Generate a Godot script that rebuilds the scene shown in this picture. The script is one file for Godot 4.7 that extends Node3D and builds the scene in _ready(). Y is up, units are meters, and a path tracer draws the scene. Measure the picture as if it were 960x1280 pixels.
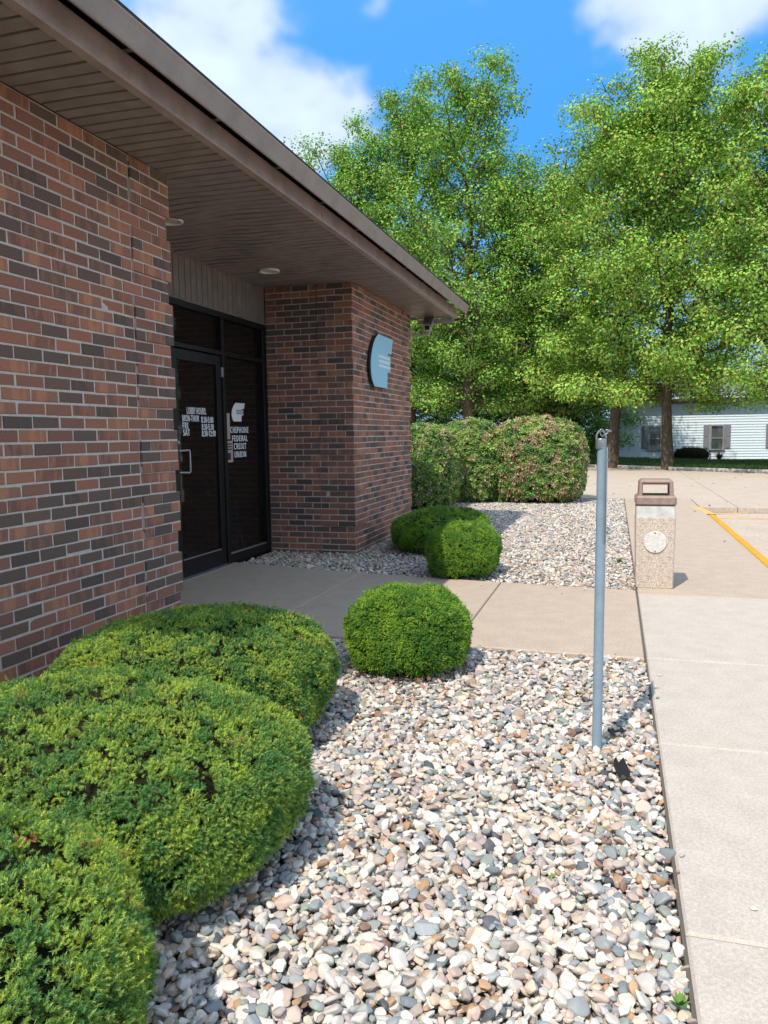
extends Node3D
# Entrance of a brick office: brick wall and pier under a brown eave, clipped shrubs on river gravel,
# concrete walks, a litter bin, tall trees and a pale house behind. Metres; -z runs along the wall.

const WALL_X := -2.801      # face of the brick wall and of the pier
const DOOR_X := -3.844      # plane of the glazed entrance
const WALL_END := -4.62     # where the wall stops at the entrance
const PIER_Z := -8.352      # front of the pier
const PIER_BACK := -10.886
const SOFFIT_Y := 3.0
const COURSE := 0.0677
const BRICK := 0.2032

var rng := RandomNumberGenerator.new()
var M := {}
var names := {}

# ------------------------------------------------------------------ mesh collector
class Acc:
	var v := PackedVector3Array()
	var n := PackedVector3Array()
	var t := PackedVector2Array()
	var c := PackedColorArray()
	var i := PackedInt32Array()
	var xf := Transform3D.IDENTITY
	var col := Color.WHITE

	# corners run counter-clockwise seen from outside
	func quad(a: Vector3, b: Vector3, d: Vector3, e: Vector3, uv := Rect2(0, 0, 1, 1)) -> void:
		a = xf * a; b = xf * b; d = xf * d; e = xf * e
		var k := v.size()
		var nn := (b - a).cross(e - a).normalized()
		if nn.length() < 0.5:
			nn = (b - a).cross(d - a).normalized()
		v.append(a); v.append(b); v.append(d); v.append(e)
		for q in 4:
			n.append(nn); c.append(col)
		t.append(Vector2(uv.position.x, uv.end.y)); t.append(uv.end)
		t.append(Vector2(uv.end.x, uv.position.y)); t.append(uv.position)
		i.append_array(PackedInt32Array([k, k + 2, k + 1, k, k + 3, k + 2]))

	func tri(a: Vector3, b: Vector3, d: Vector3) -> void:
		a = xf * a; b = xf * b; d = xf * d
		var k := v.size()
		var nn := (b - a).cross(d - a).normalized()
		v.append(a); v.append(b); v.append(d)
		for q in 3:
			n.append(nn); c.append(col); t.append(Vector2(0.5, 0.5))
		i.append_array(PackedInt32Array([k, k + 2, k + 1]))

	func box(lo: Vector3, hi: Vector3, bev := 0.0) -> void:
		var ce := (lo + hi) / 2.0
		var h := (hi - lo) / 2.0
		bev = minf(bev, minf(h.x, minf(h.y, h.z)) * 0.9)
		var old := xf
		xf = xf * Transform3D(Basis.IDENTITY, ce)
		for ax in 3:
			for s in [-1.0, 1.0]:
				var u := Vector3.ZERO
				var w := Vector3.ZERO
				var o := Vector3.ZERO
				var ua := (ax + 1) % 3
				var wa := (ax + 2) % 3
				o[ax] = s * h[ax]
				u[ua] = h[ua] - bev
				w[wa] = (h[wa] - bev)
				if s < 0:
					u = -u
				quad(o - u - w, o + u - w, o + u + w, o - u + w)
		if bev > 0.0:
			for ax in 3:
				var ua := (ax + 1) % 3
				var wa := (ax + 2) % 3
				for s1 in [-1.0, 1.0]:
					for s2 in [-1.0, 1.0]:
						var p := Vector3.ZERO
						p[ua] = s1 * h[ua]; p[wa] = s2 * (h[wa] - bev)
						var q := Vector3.ZERO
						q[ua] = s1 * (h[ua] - bev); q[wa] = s2 * h[wa]
						var l := Vector3.ZERO
						l[ax] = h[ax] - bev
						if s1 * s2 > 0:
							quad(p - l, q - l, q + l, p + l)
						else:
							quad(q - l, p - l, p + l, q + l)
			for sx in [-1.0, 1.0]:
				for sy in [-1.0, 1.0]:
					for sz in [-1.0, 1.0]:
						var A := Vector3(sx * h.x, sy * (h.y - bev), sz * (h.z - bev))
						var B := Vector3(sx * (h.x - bev), sy * h.y, sz * (h.z - bev))
						var C := Vector3(sx * (h.x - bev), sy * (h.y - bev), sz * h.z)
						if sx * sy * sz > 0:
							tri(A, B, C)
						else:
							tri(A, C, B)
		xf = old

	# smooth grid: rows x cols points, closed round the columns if wrap
	func grid(pts: PackedVector3Array, rows: int, cols: int, wrap := false, flip := false) -> void:
		var k := v.size()
		var nrm := PackedVector3Array()
		nrm.resize(rows * cols)
		for r in rows:
			for q in cols:
				var r0 := maxi(r - 1, 0)
				var r1 := mini(r + 1, rows - 1)
				var q0 := (q - 1 + cols) % cols if wrap else maxi(q - 1, 0)
				var q1 := (q + 1) % cols if wrap else mini(q + 1, cols - 1)
				var dn := (pts[r * cols + q1] - pts[r * cols + q0]).cross(pts[r1 * cols + q] - pts[r0 * cols + q])
				nrm[r * cols + q] = (-dn if flip else dn).normalized()
		for j in rows * cols:
			v.append(xf * pts[j])
			n.append((xf.basis * nrm[j]).normalized() if nrm[j].length() > 0.1 else Vector3.UP)
			c.append(col)
			t.append(Vector2(float(j % cols) / cols, float(j / cols) / rows))
		for r in rows - 1:
			for q in (cols if wrap else cols - 1):
				var a := k + r * cols + q
				var b := k + r * cols + (q + 1) % cols
				var d := b + cols
				var e := a + cols
				if flip:
					i.append_array(PackedInt32Array([a, b, d, a, d, e]))
				else:
					i.append_array(PackedInt32Array([a, d, b, a, e, d]))

	func tube(path: PackedVector3Array, rad: PackedFloat32Array, sides := 10, capped := true) -> void:
		var pts := PackedVector3Array()
		var side := Vector3.ZERO
		for k in path.size():
			var d := (path[mini(k + 1, path.size() - 1)] - path[maxi(k - 1, 0)]).normalized()
			if side == Vector3.ZERO:
				side = d.cross(Vector3.UP if absf(d.y) < 0.9 else Vector3.RIGHT).normalized()
			side = (side - d * side.dot(d)).normalized()
			var w := d.cross(side)
			for s in sides:
				var a := TAU * s / sides
				pts.append(path[k] + (side * cos(a) + w * sin(a)) * rad[k])
		grid(pts, path.size(), sides, true)
		if capped:
			for e in 2:
				var o := 0 if e == 0 else (path.size() - 1) * sides
				var ce := path[0] if e == 0 else path[path.size() - 1]
				for s in sides:
					var a := pts[o + s]
					var b := pts[o + (s + 1) % sides]
					if e == 0:
						tri(ce, b, a)
					else:
						tri(ce, a, b)

	# prism: outline in the plane (x right, y up), counter-clockwise, from z = z0 to z1
	func prism(poly: PackedVector2Array, z0: float, z1: float) -> void:
		var tr := Geometry2D.triangulate_polygon(poly)
		for k in range(0, tr.size(), 3):
			var a := poly[tr[k]]
			var b := poly[tr[k + 1]]
			var d := poly[tr[k + 2]]
			if (b - a).cross(d - a) < 0:
				var s := b
				b = d
				d = s
			tri(Vector3(a.x, a.y, z1), Vector3(b.x, b.y, z1), Vector3(d.x, d.y, z1))
			tri(Vector3(a.x, a.y, z0), Vector3(d.x, d.y, z0), Vector3(b.x, b.y, z0))
		for k in poly.size():
			var a := poly[k]
			var b := poly[(k + 1) % poly.size()]
			quad(Vector3(a.x, a.y, z0), Vector3(b.x, b.y, z0), Vector3(b.x, b.y, z1), Vector3(a.x, a.y, z1))

	func mesh() -> ArrayMesh:
		var a := []
		a.resize(Mesh.ARRAY_MAX)
		a[Mesh.ARRAY_VERTEX] = v
		a[Mesh.ARRAY_NORMAL] = n
		a[Mesh.ARRAY_TEX_UV] = t
		a[Mesh.ARRAY_COLOR] = c
		a[Mesh.ARRAY_INDEX] = i
		var m := ArrayMesh.new()
		m.add_surface_from_arrays(Mesh.PRIMITIVE_TRIANGLES, a)
		return m

# ------------------------------------------------------------------ node helpers
func numbered(called: String) -> String:
	names[called] = names.get(called, 0) + 1
	return called if names[called] == 1 else "%s_%03d" % [called, names[called] - 1]

func thing(called: String, label: String, category: String, at := Vector3.ZERO, group := "") -> Node3D:
	var o := Node3D.new()
	o.name = numbered(called)
	add_child(o)
	o.position = at
	o.set_meta("label", label)
	o.set_meta("category", category)
	if group:
		o.set_meta("group", group)
	return o

func structure(called: String, mesh: Mesh = null, m: Material = null) -> Node3D:
	var o: Node3D = MeshInstance3D.new() if mesh else Node3D.new()
	o.name = numbered(called)
	if mesh:
		(o as MeshInstance3D).mesh = mesh
		(o as MeshInstance3D).material_override = m
	add_child(o)
	o.set_meta("kind", "structure")
	return o

func part(parent: Node3D, called: String, mesh: Mesh, m: Material, label := "") -> MeshInstance3D:
	var o := MeshInstance3D.new()
	o.name = called
	o.mesh = mesh
	o.material_override = m
	parent.add_child(o, true)
	if label:
		o.set_meta("label", label)
	return o

func boxpart(parent: Node3D, called: String, lo: Vector3, hi: Vector3, m: Material, bev := 0.0, label := "") -> MeshInstance3D:
	var a := Acc.new()
	a.box(lo, hi, bev)
	return part(parent, called, a.mesh(), m, label)

# ------------------------------------------------------------------ textures and materials
func lin(r: float, g: float, b: float) -> Color:
	return Color(r, g, b).linear_to_srgb()

func noise(sd: int, freq: float, oct := 4, kind := FastNoiseLite.TYPE_SIMPLEX_SMOOTH) -> FastNoiseLite:
	var f := FastNoiseLite.new()
	f.seed = sd
	f.frequency = freq
	f.fractal_octaves = oct
	f.noise_type = kind
	return f

# two seamless noises and random specks mixed into a tone between dark and light
func tex(sd: int, size: int, f1: float, f2: float, w2: float, speck: float, dark: Color, light: Color) -> ImageTexture:
	var a := noise(sd, f1, 5).get_seamless_image(size, size).get_data()
	var b := noise(sd + 7, f2, 4).get_seamless_image(size, size).get_data()
	var r := RandomNumberGenerator.new()
	r.seed = sd
	var out := PackedByteArray()
	out.resize(size * size * 3)
	for k in size * size:
		var q := (a[k] / 255.0) * (1.0 - w2) + (b[k] / 255.0) * w2
		q = clampf(q + (r.randf() - 0.5) * speck, 0.0, 1.0)
		out[k * 3] = int(255.0 * lerpf(dark.r, light.r, q))
		out[k * 3 + 1] = int(255.0 * lerpf(dark.g, light.g, q))
		out[k * 3 + 2] = int(255.0 * lerpf(dark.b, light.b, q))
	return ImageTexture.create_from_image(Image.create_from_data(size, size, false, Image.FORMAT_RGB8, out))

func mat(color: Color, rough := 0.8, metal := 0.0, spec := 0.5) -> StandardMaterial3D:
	var m := StandardMaterial3D.new()
	m.albedo_color = color
	m.roughness = rough
	m.metallic = metal
	m.metallic_specular = spec
	m.cull_mode = BaseMaterial3D.CULL_DISABLED
	return m

func tri_tex(m: StandardMaterial3D, t: Texture2D, scale: Vector3, bump: Texture2D = null, depth := 0.0, world := true) -> StandardMaterial3D:
	m.albedo_texture = t
	m.uv1_triplanar = true
	m.uv1_world_triplanar = world
	m.uv1_scale = scale
	if bump:
		m.heightmap_enabled = true
		m.heightmap_texture = bump
		m.heightmap_scale = depth
	return m

func leafy(rough := 0.55, back := 0.35) -> StandardMaterial3D:
	var m := mat(Color.WHITE, rough, 0.0, 0.35)
	m.vertex_color_use_as_albedo = true
	m.backlight_enabled = back > 0.0
	m.backlight = Color(back * 0.85, back, back * 0.45)
	return m

# an atlas of 16 fired brick faces, 4 x 4: plain dark, plain red, and flashed ones with bands along the length
func brick_atlas() -> Array:
	var cw := 192
	var ch := 64
	var img := Image.create(cw * 4, ch * 4, false, Image.FORMAT_RGB8)
	var hgt := Image.create(cw * 4, ch * 4, false, Image.FORMAT_RGB8)
	var fine := noise(11, 0.11, 4)
	var band := noise(12, 0.017, 2)
	var pit := noise(13, 0.3, 2)
	var dark := [Color(0.144, 0.097, 0.078), Color(0.117, 0.083, 0.071), Color(0.176, 0.110, 0.083)]
	var red := [Color(0.322, 0.140, 0.093), Color(0.280, 0.128, 0.090), Color(0.359, 0.157, 0.100), Color(0.304, 0.142, 0.101), Color(0.243, 0.114, 0.083)]
	var hot := [Color(0.450, 0.206, 0.116), Color(0.414, 0.182, 0.105)]
	for cell in 16:
		var x0 := (cell % 4) * cw
		var y0 := (cell / 4) * ch
		var base: Color = dark[cell % 3] if cell < 6 else red[cell % 5]
		var over: Color = base
		var amount := 0.0
		if cell in [4, 5]:
			over = red[cell % 5]; amount = 0.5
		elif cell in [8, 9, 12]:
			over = hot[cell % 2]; amount = 0.8
		elif cell in [10, 13]:
			over = dark[cell % 3]; amount = 0.6
		for y in ch:
			for x in cw:
				var f := fine.get_noise_2d(x + cell * 300.0, y + cell * 70.0)
				var b := band.get_noise_2d(x * 1.0 + cell * 500.0, y * 0.16)
				var k := smoothstep(-0.15, 0.35, b) * amount
				var p := pit.get_noise_2d(x + cell * 211.0, y)
				var q := (1.0 + f * 0.42) * (0.72 if p > 0.5 else 1.0)
				var cc := base.lerp(over, k)
				img.set_pixel(x0 + x, y0 + y, Color(clampf(cc.r * q, 0, 1), clampf(cc.g * q, 0, 1), clampf(cc.b * q, 0, 1)).linear_to_srgb())
				var hh := clampf(0.6 + f * 0.5 - (0.35 if p > 0.45 else 0.0), 0, 1)
				hgt.set_pixel(x0 + x, y0 + y, Color(hh, hh, hh))
	return [ImageTexture.create_from_image(img), ImageTexture.create_from_image(hgt)]

func materials() -> void:
	var fine := tex(1, 512, 0.02, 0.22, 0.55, 0.5, Color(0.3, 0.3, 0.3), Color(0.95, 0.95, 0.95))
	M.fine = fine
	var conc := tex(21, 1024, 0.011, 0.12, 0.68, 0.8, Color(0.82, 0.815, 0.81), Color(1, 1, 1))
	M.concrete_tan = tri_tex(mat(lin(0.5, 0.41, 0.33), 0.9, 0.0, 0.3), conc, Vector3(0.4, 0.4, 0.4), fine, 0.06)
	M.concrete_pale = tri_tex(mat(lin(0.54, 0.49, 0.43), 0.9, 0.0, 0.3), conc, Vector3(0.47, 0.47, 0.47), fine, 0.1)
	M.concrete_lot = tri_tex(mat(lin(0.53, 0.445, 0.37), 0.9, 0.0, 0.3), conc, Vector3(0.11, 0.11, 0.11), fine, 0.05)
	M.joint = mat(lin(0.1, 0.085, 0.07), 0.95)
	var soil := tex(31, 256, 0.03, 0.2, 0.5, 0.4, Color(0.35, 0.33, 0.3), Color(1, 1, 1))
	M.soil = tri_tex(mat(lin(0.4, 0.34, 0.28), 0.95), soil, Vector3(1.5, 1.5, 1.5))
	var b := brick_atlas()
	var bm := mat(Color.WHITE, 0.85, 0.0, 0.35)
	bm.albedo_texture = b[0]
	bm.heightmap_enabled = true
	bm.heightmap_texture = b[1]
	bm.heightmap_scale = 0.12
	M.brick = bm
	M.mortar = tri_tex(mat(lin(0.66, 0.575, 0.51), 0.95, 0.0, 0.2), tex(35, 256, 0.03, 0.2, 0.5, 0.3, Color(0.8, 0.8, 0.8), Color(1, 1, 1)), Vector3(3, 3, 3), fine, 0.1)
	var grime := tex(41, 512, 0.012, 0.1, 0.25, 0.12, Color(0.8, 0.79, 0.78), Color(1, 1, 1))
	M.soffit = tri_tex(mat(lin(0.3, 0.255, 0.235), 0.5, 0.0, 0.4), grime, Vector3(0.7, 0.7, 0.7))
	M.fascia = tri_tex(mat(lin(0.4, 0.315, 0.29), 0.42, 0.0, 0.5), grime, Vector3(0.6, 0.6, 0.6))
	M.gutter = tri_tex(mat(lin(0.35, 0.28, 0.255), 0.4, 0.0, 0.5), grime, Vector3(0.6, 0.6, 0.6))
	M.panel = tri_tex(mat(lin(0.25, 0.21, 0.185), 0.5, 0.0, 0.4), grime, Vector3(0.8, 0.8, 0.8))
	M.trim_pale = tri_tex(mat(lin(0.5, 0.45, 0.38), 0.5), grime, Vector3(1, 1, 1))
	M.shingle = tri_tex(mat(lin(0.09, 0.085, 0.085), 0.9), fine, Vector3(2, 2, 2))
	M.bronze = tri_tex(mat(lin(0.014, 0.014, 0.013), 0.4, 0.0, 0.35), grime, Vector3(1, 1, 1))
	M.metal = mat(lin(0.5, 0.5, 0.5), 0.3, 1.0)
	var gl := mat(Color(lin(0.02, 0.014, 0.011), 0.62), 0.03, 0.0, 0.3)
	gl.transparency = BaseMaterial3D.TRANSPARENCY_ALPHA
	M.glass = gl
	var hg := mat(Color(lin(0.08, 0.1, 0.1), 0.5), 0.03, 0.0, 0.5)
	hg.transparency = BaseMaterial3D.TRANSPARENCY_ALPHA
	M.house_glass = hg
	M.print_white = mat(lin(0.75, 0.78, 0.8), 0.6)
	M.paper = mat(lin(0.42, 0.33, 0.27), 0.8)
	M.ink = mat(lin(0.03, 0.025, 0.025), 0.8)
	M.inside = tri_tex(mat(lin(0.12, 0.085, 0.07), 0.85), grime, Vector3(0.5, 0.5, 0.5))
	M.inside_floor = tri_tex(mat(lin(0.06, 0.05, 0.048), 0.6), fine, Vector3(2, 2, 2))
	M.blue_item = tri_tex(mat(lin(0.1, 0.24, 0.55), 0.8), grime, Vector3(6, 6, 6))
	M.sign_blue = mat(lin(0.33, 0.62, 0.8), 0.4)
	M.sign_edge = mat(lin(0.02, 0.04, 0.06), 0.5)
	M.sign_white = mat(lin(0.7, 0.84, 0.9), 0.4)
	M.white_trim = mat(lin(0.72, 0.69, 0.62), 0.45)
	M.lens_off = mat(lin(0.5, 0.47, 0.4), 0.3)
	M.cream = tri_tex(mat(lin(0.62, 0.57, 0.48), 0.45), grime, Vector3(3, 3, 3))
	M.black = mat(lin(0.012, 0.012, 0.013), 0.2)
	M.post = tri_tex(mat(lin(0.27, 0.36, 0.43), 0.42, 0.0, 0.5), tex(51, 256, 0.02, 0.15, 0.4, 0.25, Color(0.82, 0.83, 0.84), Color(1, 1, 1)), Vector3(2.5, 2.5, 2.5))
	M.galv = tri_tex(mat(lin(0.42, 0.43, 0.45), 0.38, 0.75), grime, Vector3(5, 5, 5))
	M.alu = mat(lin(0.6, 0.6, 0.6), 0.35, 0.8)
	# exposed aggregate: pale cement with brown, grey and white chips
	var cell := noise(61, 0.075, 1, FastNoiseLite.TYPE_CELLULAR)
	cell.cellular_return_type = FastNoiseLite.RETURN_CELL_VALUE
	var edge := noise(61, 0.075, 1, FastNoiseLite.TYPE_CELLULAR)
	edge.cellular_return_type = FastNoiseLite.RETURN_DISTANCE2_SUB
	var ag := Image.create(512, 512, false, Image.FORMAT_RGB8)
	var chips := [Color(0.66, 0.58, 0.48), Color(0.3, 0.2, 0.14), Color(0.72, 0.66, 0.58), Color(0.42, 0.36, 0.32), Color(0.55, 0.4, 0.28), Color(0.16, 0.12, 0.1), Color(0.6, 0.5, 0.44)]
	for y in 512:
		for x in 512:
			var cv := cell.get_noise_2d(x, y) * 0.5 + 0.5
			var e := edge.get_noise_2d(x, y)
			var cc: Color = chips[int(cv * 6.99) % 7]
			if e < -0.86:
				cc = Color(0.5, 0.42, 0.34)
			ag.set_pixel(x, y, cc.linear_to_srgb())
	M.aggregate = tri_tex(mat(Color.WHITE, 0.8), ImageTexture.create_from_image(ag), Vector3(6.0, 6.0, 6.0))
	M.bin_brown = tri_tex(mat(lin(0.34, 0.235, 0.2), 0.5), grime, Vector3(3, 3, 3))
	M.bin_white = tri_tex(mat(lin(0.66, 0.68, 0.66), 0.45), grime, Vector3(2, 2, 2))
	M.disc = tri_tex(mat(lin(0.74, 0.73, 0.69), 0.6), grime, Vector3(4, 4, 4))
	var yel := tex(71, 512, 0.012, 0.08, 0.5, 0.2, Color(0.78, 0.72, 0.6), Color(1, 1, 1))
	M.yellow = tri_tex(mat(lin(0.72, 0.39, 0.03), 0.7), yel, Vector3(0.9, 0.9, 0.9))
	M.yellow_worn = tri_tex(mat(lin(0.7, 0.52, 0.2), 0.8), yel, Vector3(1.3, 1.3, 1.3))
	M.yellow_line = tri_tex(mat(lin(0.66, 0.44, 0.18), 0.8), yel, Vector3(0.8, 0.8, 0.8))
	var bark := tex(81, 256, 0.035, 0.15, 0.5, 0.3, Color(0.35, 0.33, 0.3), Color(1, 1, 1))
	M.bark = tri_tex(mat(lin(0.26, 0.205, 0.155), 0.95, 0.0, 0.2), bark, Vector3(1.6, 0.45, 1.6), bark, 2.0)
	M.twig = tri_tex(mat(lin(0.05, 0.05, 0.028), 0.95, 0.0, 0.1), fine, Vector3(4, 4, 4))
	M.stem = mat(lin(0.07, 0.05, 0.035), 0.95)
	M.leaf = leafy(0.6, 0.6)
	M.needle = leafy(0.45, 0.6)
	M.shrub_leaf = leafy(0.5, 0.3)
	var grass := tex(91, 512, 0.01, 0.2, 0.5, 0.5, Color(0.45, 0.5, 0.4), Color(1, 1, 1))
	M.grass = tri_tex(mat(lin(0.075, 0.125, 0.032), 0.95, 0.0, 0.2), grass, Vector3(0.3, 0.3, 0.3))
	M.siding = mat(lin(0.64, 0.73, 0.8), 0.5)
	M.shutter = mat(lin(0.2, 0.2, 0.235), 0.6)
	M.window_trim = mat(lin(0.26, 0.25, 0.25), 0.6)
	M.curtain = mat(lin(0.35, 0.42, 0.4), 0.9)
	M.house_roof = tri_tex(mat(lin(0.42, 0.44, 0.46), 0.9), fine, Vector3(1, 1, 1))
	var stone := mat(Color.WHITE, 0.6, 0.0, 0.4)
	stone.vertex_color_use_as_albedo = true
	M.stone_tex = tex(101, 256, 0.02, 0.16, 0.4, 0.2, Color(0.8, 0.79, 0.78), Color(1, 1, 1))
	M.stone = tri_tex(stone, M.stone_tex, Vector3(9, 9, 9), null, 0.0, false)
	M.fabric = tri_tex(mat(lin(0.02, 0.02, 0.023), 0.9), fine, Vector3(8, 8, 8))
	M.dry_leaf = mat(lin(0.2, 0.09, 0.035), 0.85)

# ------------------------------------------------------------------ sky: blue air with fair-weather clouds all round
func make_sky() -> ImageTexture:
	var w := 2048
	var h := 1024
	var big := noise(5, 0.8, 4)
	var wisp := noise(6, 3.2, 6)
	var out := PackedFloat32Array()
	out.resize(w * h * 3)
	# cloud masses (azimuth, height, half width, weight): two banks ahead, larger added ones out of view to brighten the shade
	var banks := []
	for q in [[-0.5, 0.42, 0.075, 0.42], [-0.41, 0.39, 0.06, 0.42], [-0.33, 0.36, 0.05, 0.36], [-0.3, 0.41, 0.05, 0.3], [0.02, 0.41, 0.06, 0.14], [0.1, 0.4, 0.06, 0.14], [-0.2, 0.47, 0.04, 0.22], [-0.6, 0.46, 0.09, 0.35], [-0.28, 0.485, 0.022, 0.35], [-0.17, 0.475, 0.028, 0.38], [0.06, 0.45, 0.07, 0.3], [0.15, 0.42, 0.07, 0.28], [-0.04, 0.45, 0.045, 0.2], [-0.05, 0.395, 0.03, 0.14], [-0.17, 0.4, 0.06, -0.5], [-0.13, 0.33, 0.07, -0.4], [0.02, 0.34, 0.06, -0.3], [-0.24, 0.44, 0.035, -0.45], [-0.33, 0.45, 0.035, -0.4], [0.13, 0.34, 0.05, -0.3], [-0.11, 0.43, 0.04, -0.16],
			[0.95, 0.4, 0.25, 0.5], [1.7, 0.6, 0.25, 0.5], [2.3, 0.35, 0.25, 0.5], [2.9, 0.7, 0.25, 0.5], [-1.2, 0.5, 0.2, 0.5], [-1.8, 0.35, 0.25, 0.5], [-2.4, 0.6, 0.25, 0.5], [1.3, 0.9, 0.25, 0.5], [-1.5, 1.0, 0.25, 0.5], [0.5, 1.1, 0.2, 0.5], [1.2, 0.2, 0.2, 0.5]]:
		var d := Vector3(sin(q[0]) * cos(q[1]), sin(q[1]), -cos(q[0]) * cos(q[1]))
		banks.append([d, q[2], q[3]])
	# their sum on a coarse grid, smoothly enlarged
	var cw := 512
	var ch := 256
	var coarse := PackedFloat32Array()
	coarse.resize(cw * ch)
	for y in ch / 2 + 2:
		var up := PI / 2 - PI * (y + 0.5) / ch
		for x in cw:
			var a := TAU * (x + 0.5) / cw
			var d := Vector3(sin(a) * cos(up), sin(up), -cos(a) * cos(up))
			var f := 0.0
			for bk in banks:
				var dd := (d - (bk[0] as Vector3)).length_squared()
				var s: float = bk[1] * bk[1] * 2.0
				if dd < s * 4.0:
					f += bk[2] * exp(-dd / s)
			coarse[y * cw + x] = f
	var ci := Image.create_from_data(cw, ch, false, Image.FORMAT_RF, coarse.to_byte_array())
	ci.resize(w, h, Image.INTERPOLATE_CUBIC)
	# the panorama's two ends meet straight ahead: blend the enlarged field across them
	var bias := ci.get_data().to_float32_array()
	for y in h:
		var l := bias[y * w + 8]
		var r := bias[y * w + w - 9]
		for x in 8:
			bias[y * w + x] = lerpf((l + r) / 2.0, l, (x + 0.5) / 8.0)
			bias[y * w + w - 1 - x] = lerpf((l + r) / 2.0, r, (x + 0.5) / 8.0)
	var to_sun := Vector3(-0.61, 3.15, 2.0).normalized()
	var top := Color(0.02, 0.15, 0.44)
	var mid := Color(0.024, 0.21, 0.53)
	var low := Color(0.24, 0.42, 0.62)
	for y in h:
		var up := PI / 2 - PI * (y + 0.5) / h
		var e := sin(up)
		var base := low.lerp(mid, smoothstep(-0.02, 0.3, e)).lerp(top, smoothstep(0.45, 1.0, e))
		var cu := cos(up)
		for x in w:
			var c := base
			var o := (y * w + x) * 3
			if up > -0.02:
				var a := TAU * (x + 0.5) / w
				var d := Vector3(sin(a) * cu, e, -cos(a) * cu)
				var p := d * (1.5 / (e + 0.35))
				var wi := wisp.get_noise_3dv(p)
				var f := big.get_noise_3dv(p) * 0.5 + wi * 0.62 - 0.04 + bias[y * w + x]
				var k := smoothstep(0.0, 0.46, f)
				# air and cloud grow brighter towards the sun, which stands behind the viewer
				var glow := exp(-acos(clampf(d.dot(to_sun), -1.0, 1.0)) / 0.55)
				c = c.lerp(Color(0.9, 0.95, 1.0), glow * 0.75)
				var bright := 0.42 + 0.95 * glow + 0.12 * clampf(f, 0.0, 1.0) + 0.1 * wi
				c = c.lerp(Color(bright * 0.8, bright * 0.95, bright * 1.12), k * 0.93)
			out[o] = c.r; out[o + 1] = c.g; out[o + 2] = c.b
	return ImageTexture.create_from_image(Image.create_from_data(w, h, false, Image.FORMAT_RGBF, out.to_byte_array()))

func camera_and_light() -> void:
	var yaw := 0.28656
	var pitch := 0.09825
	var roll := 0.01301
	var f0 := Vector3(-sin(yaw), 0, -cos(yaw))
	var right := Vector3(cos(yaw), 0, -sin(yaw))
	var fw := f0 * cos(pitch) - Vector3.UP * sin(pitch)
	var down := -(f0 * sin(pitch) + Vector3.UP * cos(pitch))
	var e1 := right * cos(roll) + down * sin(roll)
	var e2 := down * cos(roll) - right * sin(roll)
	var cam := Camera3D.new()
	cam.name = "camera"
	cam.transform = Transform3D(Basis(e1, -e2, -fw), Vector3(0, 1.3253, 0))
	cam.fov = 66.296
	cam.near = 0.05
	cam.far = 1500.0
	add_child(cam)
	cam.current = true
	var env := Environment.new()
	env.background_mode = Environment.BG_SKY
	var sky := Sky.new()
	var sm := PanoramaSkyMaterial.new()
	sm.panorama = make_sky()
	sky.sky_material = sm
	env.sky = sky
	env.tonemap_mode = Environment.TONE_MAPPER_LINEAR
	env.tonemap_exposure = 1.85
	env.background_energy_multiplier = 1.0
	env.sdfgi_enabled = true
	env.ssao_enabled = true
	env.ssil_enabled = true
	var we := WorldEnvironment.new()
	we.name = "environment"
	we.environment = env
	add_child(we)
	var sun := DirectionalLight3D.new()
	sun.name = "sun"
	sun.light_energy = 0.86
	sun.light_color = Color(1.0, 0.955, 0.89)
	sun.light_angular_distance = 0.5
	sun.shadow_enabled = true
	add_child(sun)
	sun.look_at_from_position(Vector3(-0.61, 3.15, 2.0), Vector3.ZERO, Vector3.UP)

# ------------------------------------------------------------------ ground
func slab(parent: Node3D, called: String, poly: Array, m: Material, top := 0.0, thick := 0.14, bev := 0.008) -> MeshInstance3D:
	# poly: (x, z) corners, counter-clockwise seen from above; the top edge is rounded over
	var a := Acc.new()
	var pts: Array[Vector2] = []
	for q in poly:
		pts.append(q)
	var area := 0.0
	for k in pts.size():
		area += pts[k].x * pts[(k + 1) % pts.size()].y - pts[(k + 1) % pts.size()].x * pts[k].y
	if area > 0:
		pts.reverse()      # then counter-clockwise from above with z towards the viewer
	var ce := Vector2.ZERO
	for q in pts:
		ce += q / pts.size()
	var ins: Array[Vector2] = []
	for q in pts:
		ins.append(q + (ce - q).normalized() * bev * 1.4)
	var flat := PackedVector2Array()
	for q in ins:
		flat.append(Vector2(q.x, -q.y))
	var tr := Geometry2D.triangulate_polygon(flat)
	for k in range(0, tr.size(), 3):
		var A := flat[tr[k]]; var B := flat[tr[k + 1]]; var C := flat[tr[k + 2]]
		if (B - A).cross(C - A) < 0:
			var s := B
			B = C
			C = s
		a.tri(Vector3(A.x, top, -A.y), Vector3(B.x, top, -B.y), Vector3(C.x, top, -C.y))
	for k in pts.size():
		var p := pts[k]; var q := pts[(k + 1) % pts.size()]
		var pi := ins[k]; var qi := ins[(k + 1) % pts.size()]
		a.quad(Vector3(p.x, top - bev, p.y), Vector3(q.x, top - bev, q.y), Vector3(qi.x, top, qi.y), Vector3(pi.x, top, pi.y))
		a.quad(Vector3(p.x, top - thick, p.y), Vector3(q.x, top - thick, q.y), Vector3(q.x, top - bev, q.y), Vector3(p.x, top - bev, p.y))
	return part(parent, called, a.mesh(), m)

func kerb_z(x: float) -> float:
	# far edge of the driveway, a slow curve
	return -31.4 + smoothstep(-2.5, 6.0, x) * 5.4

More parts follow.
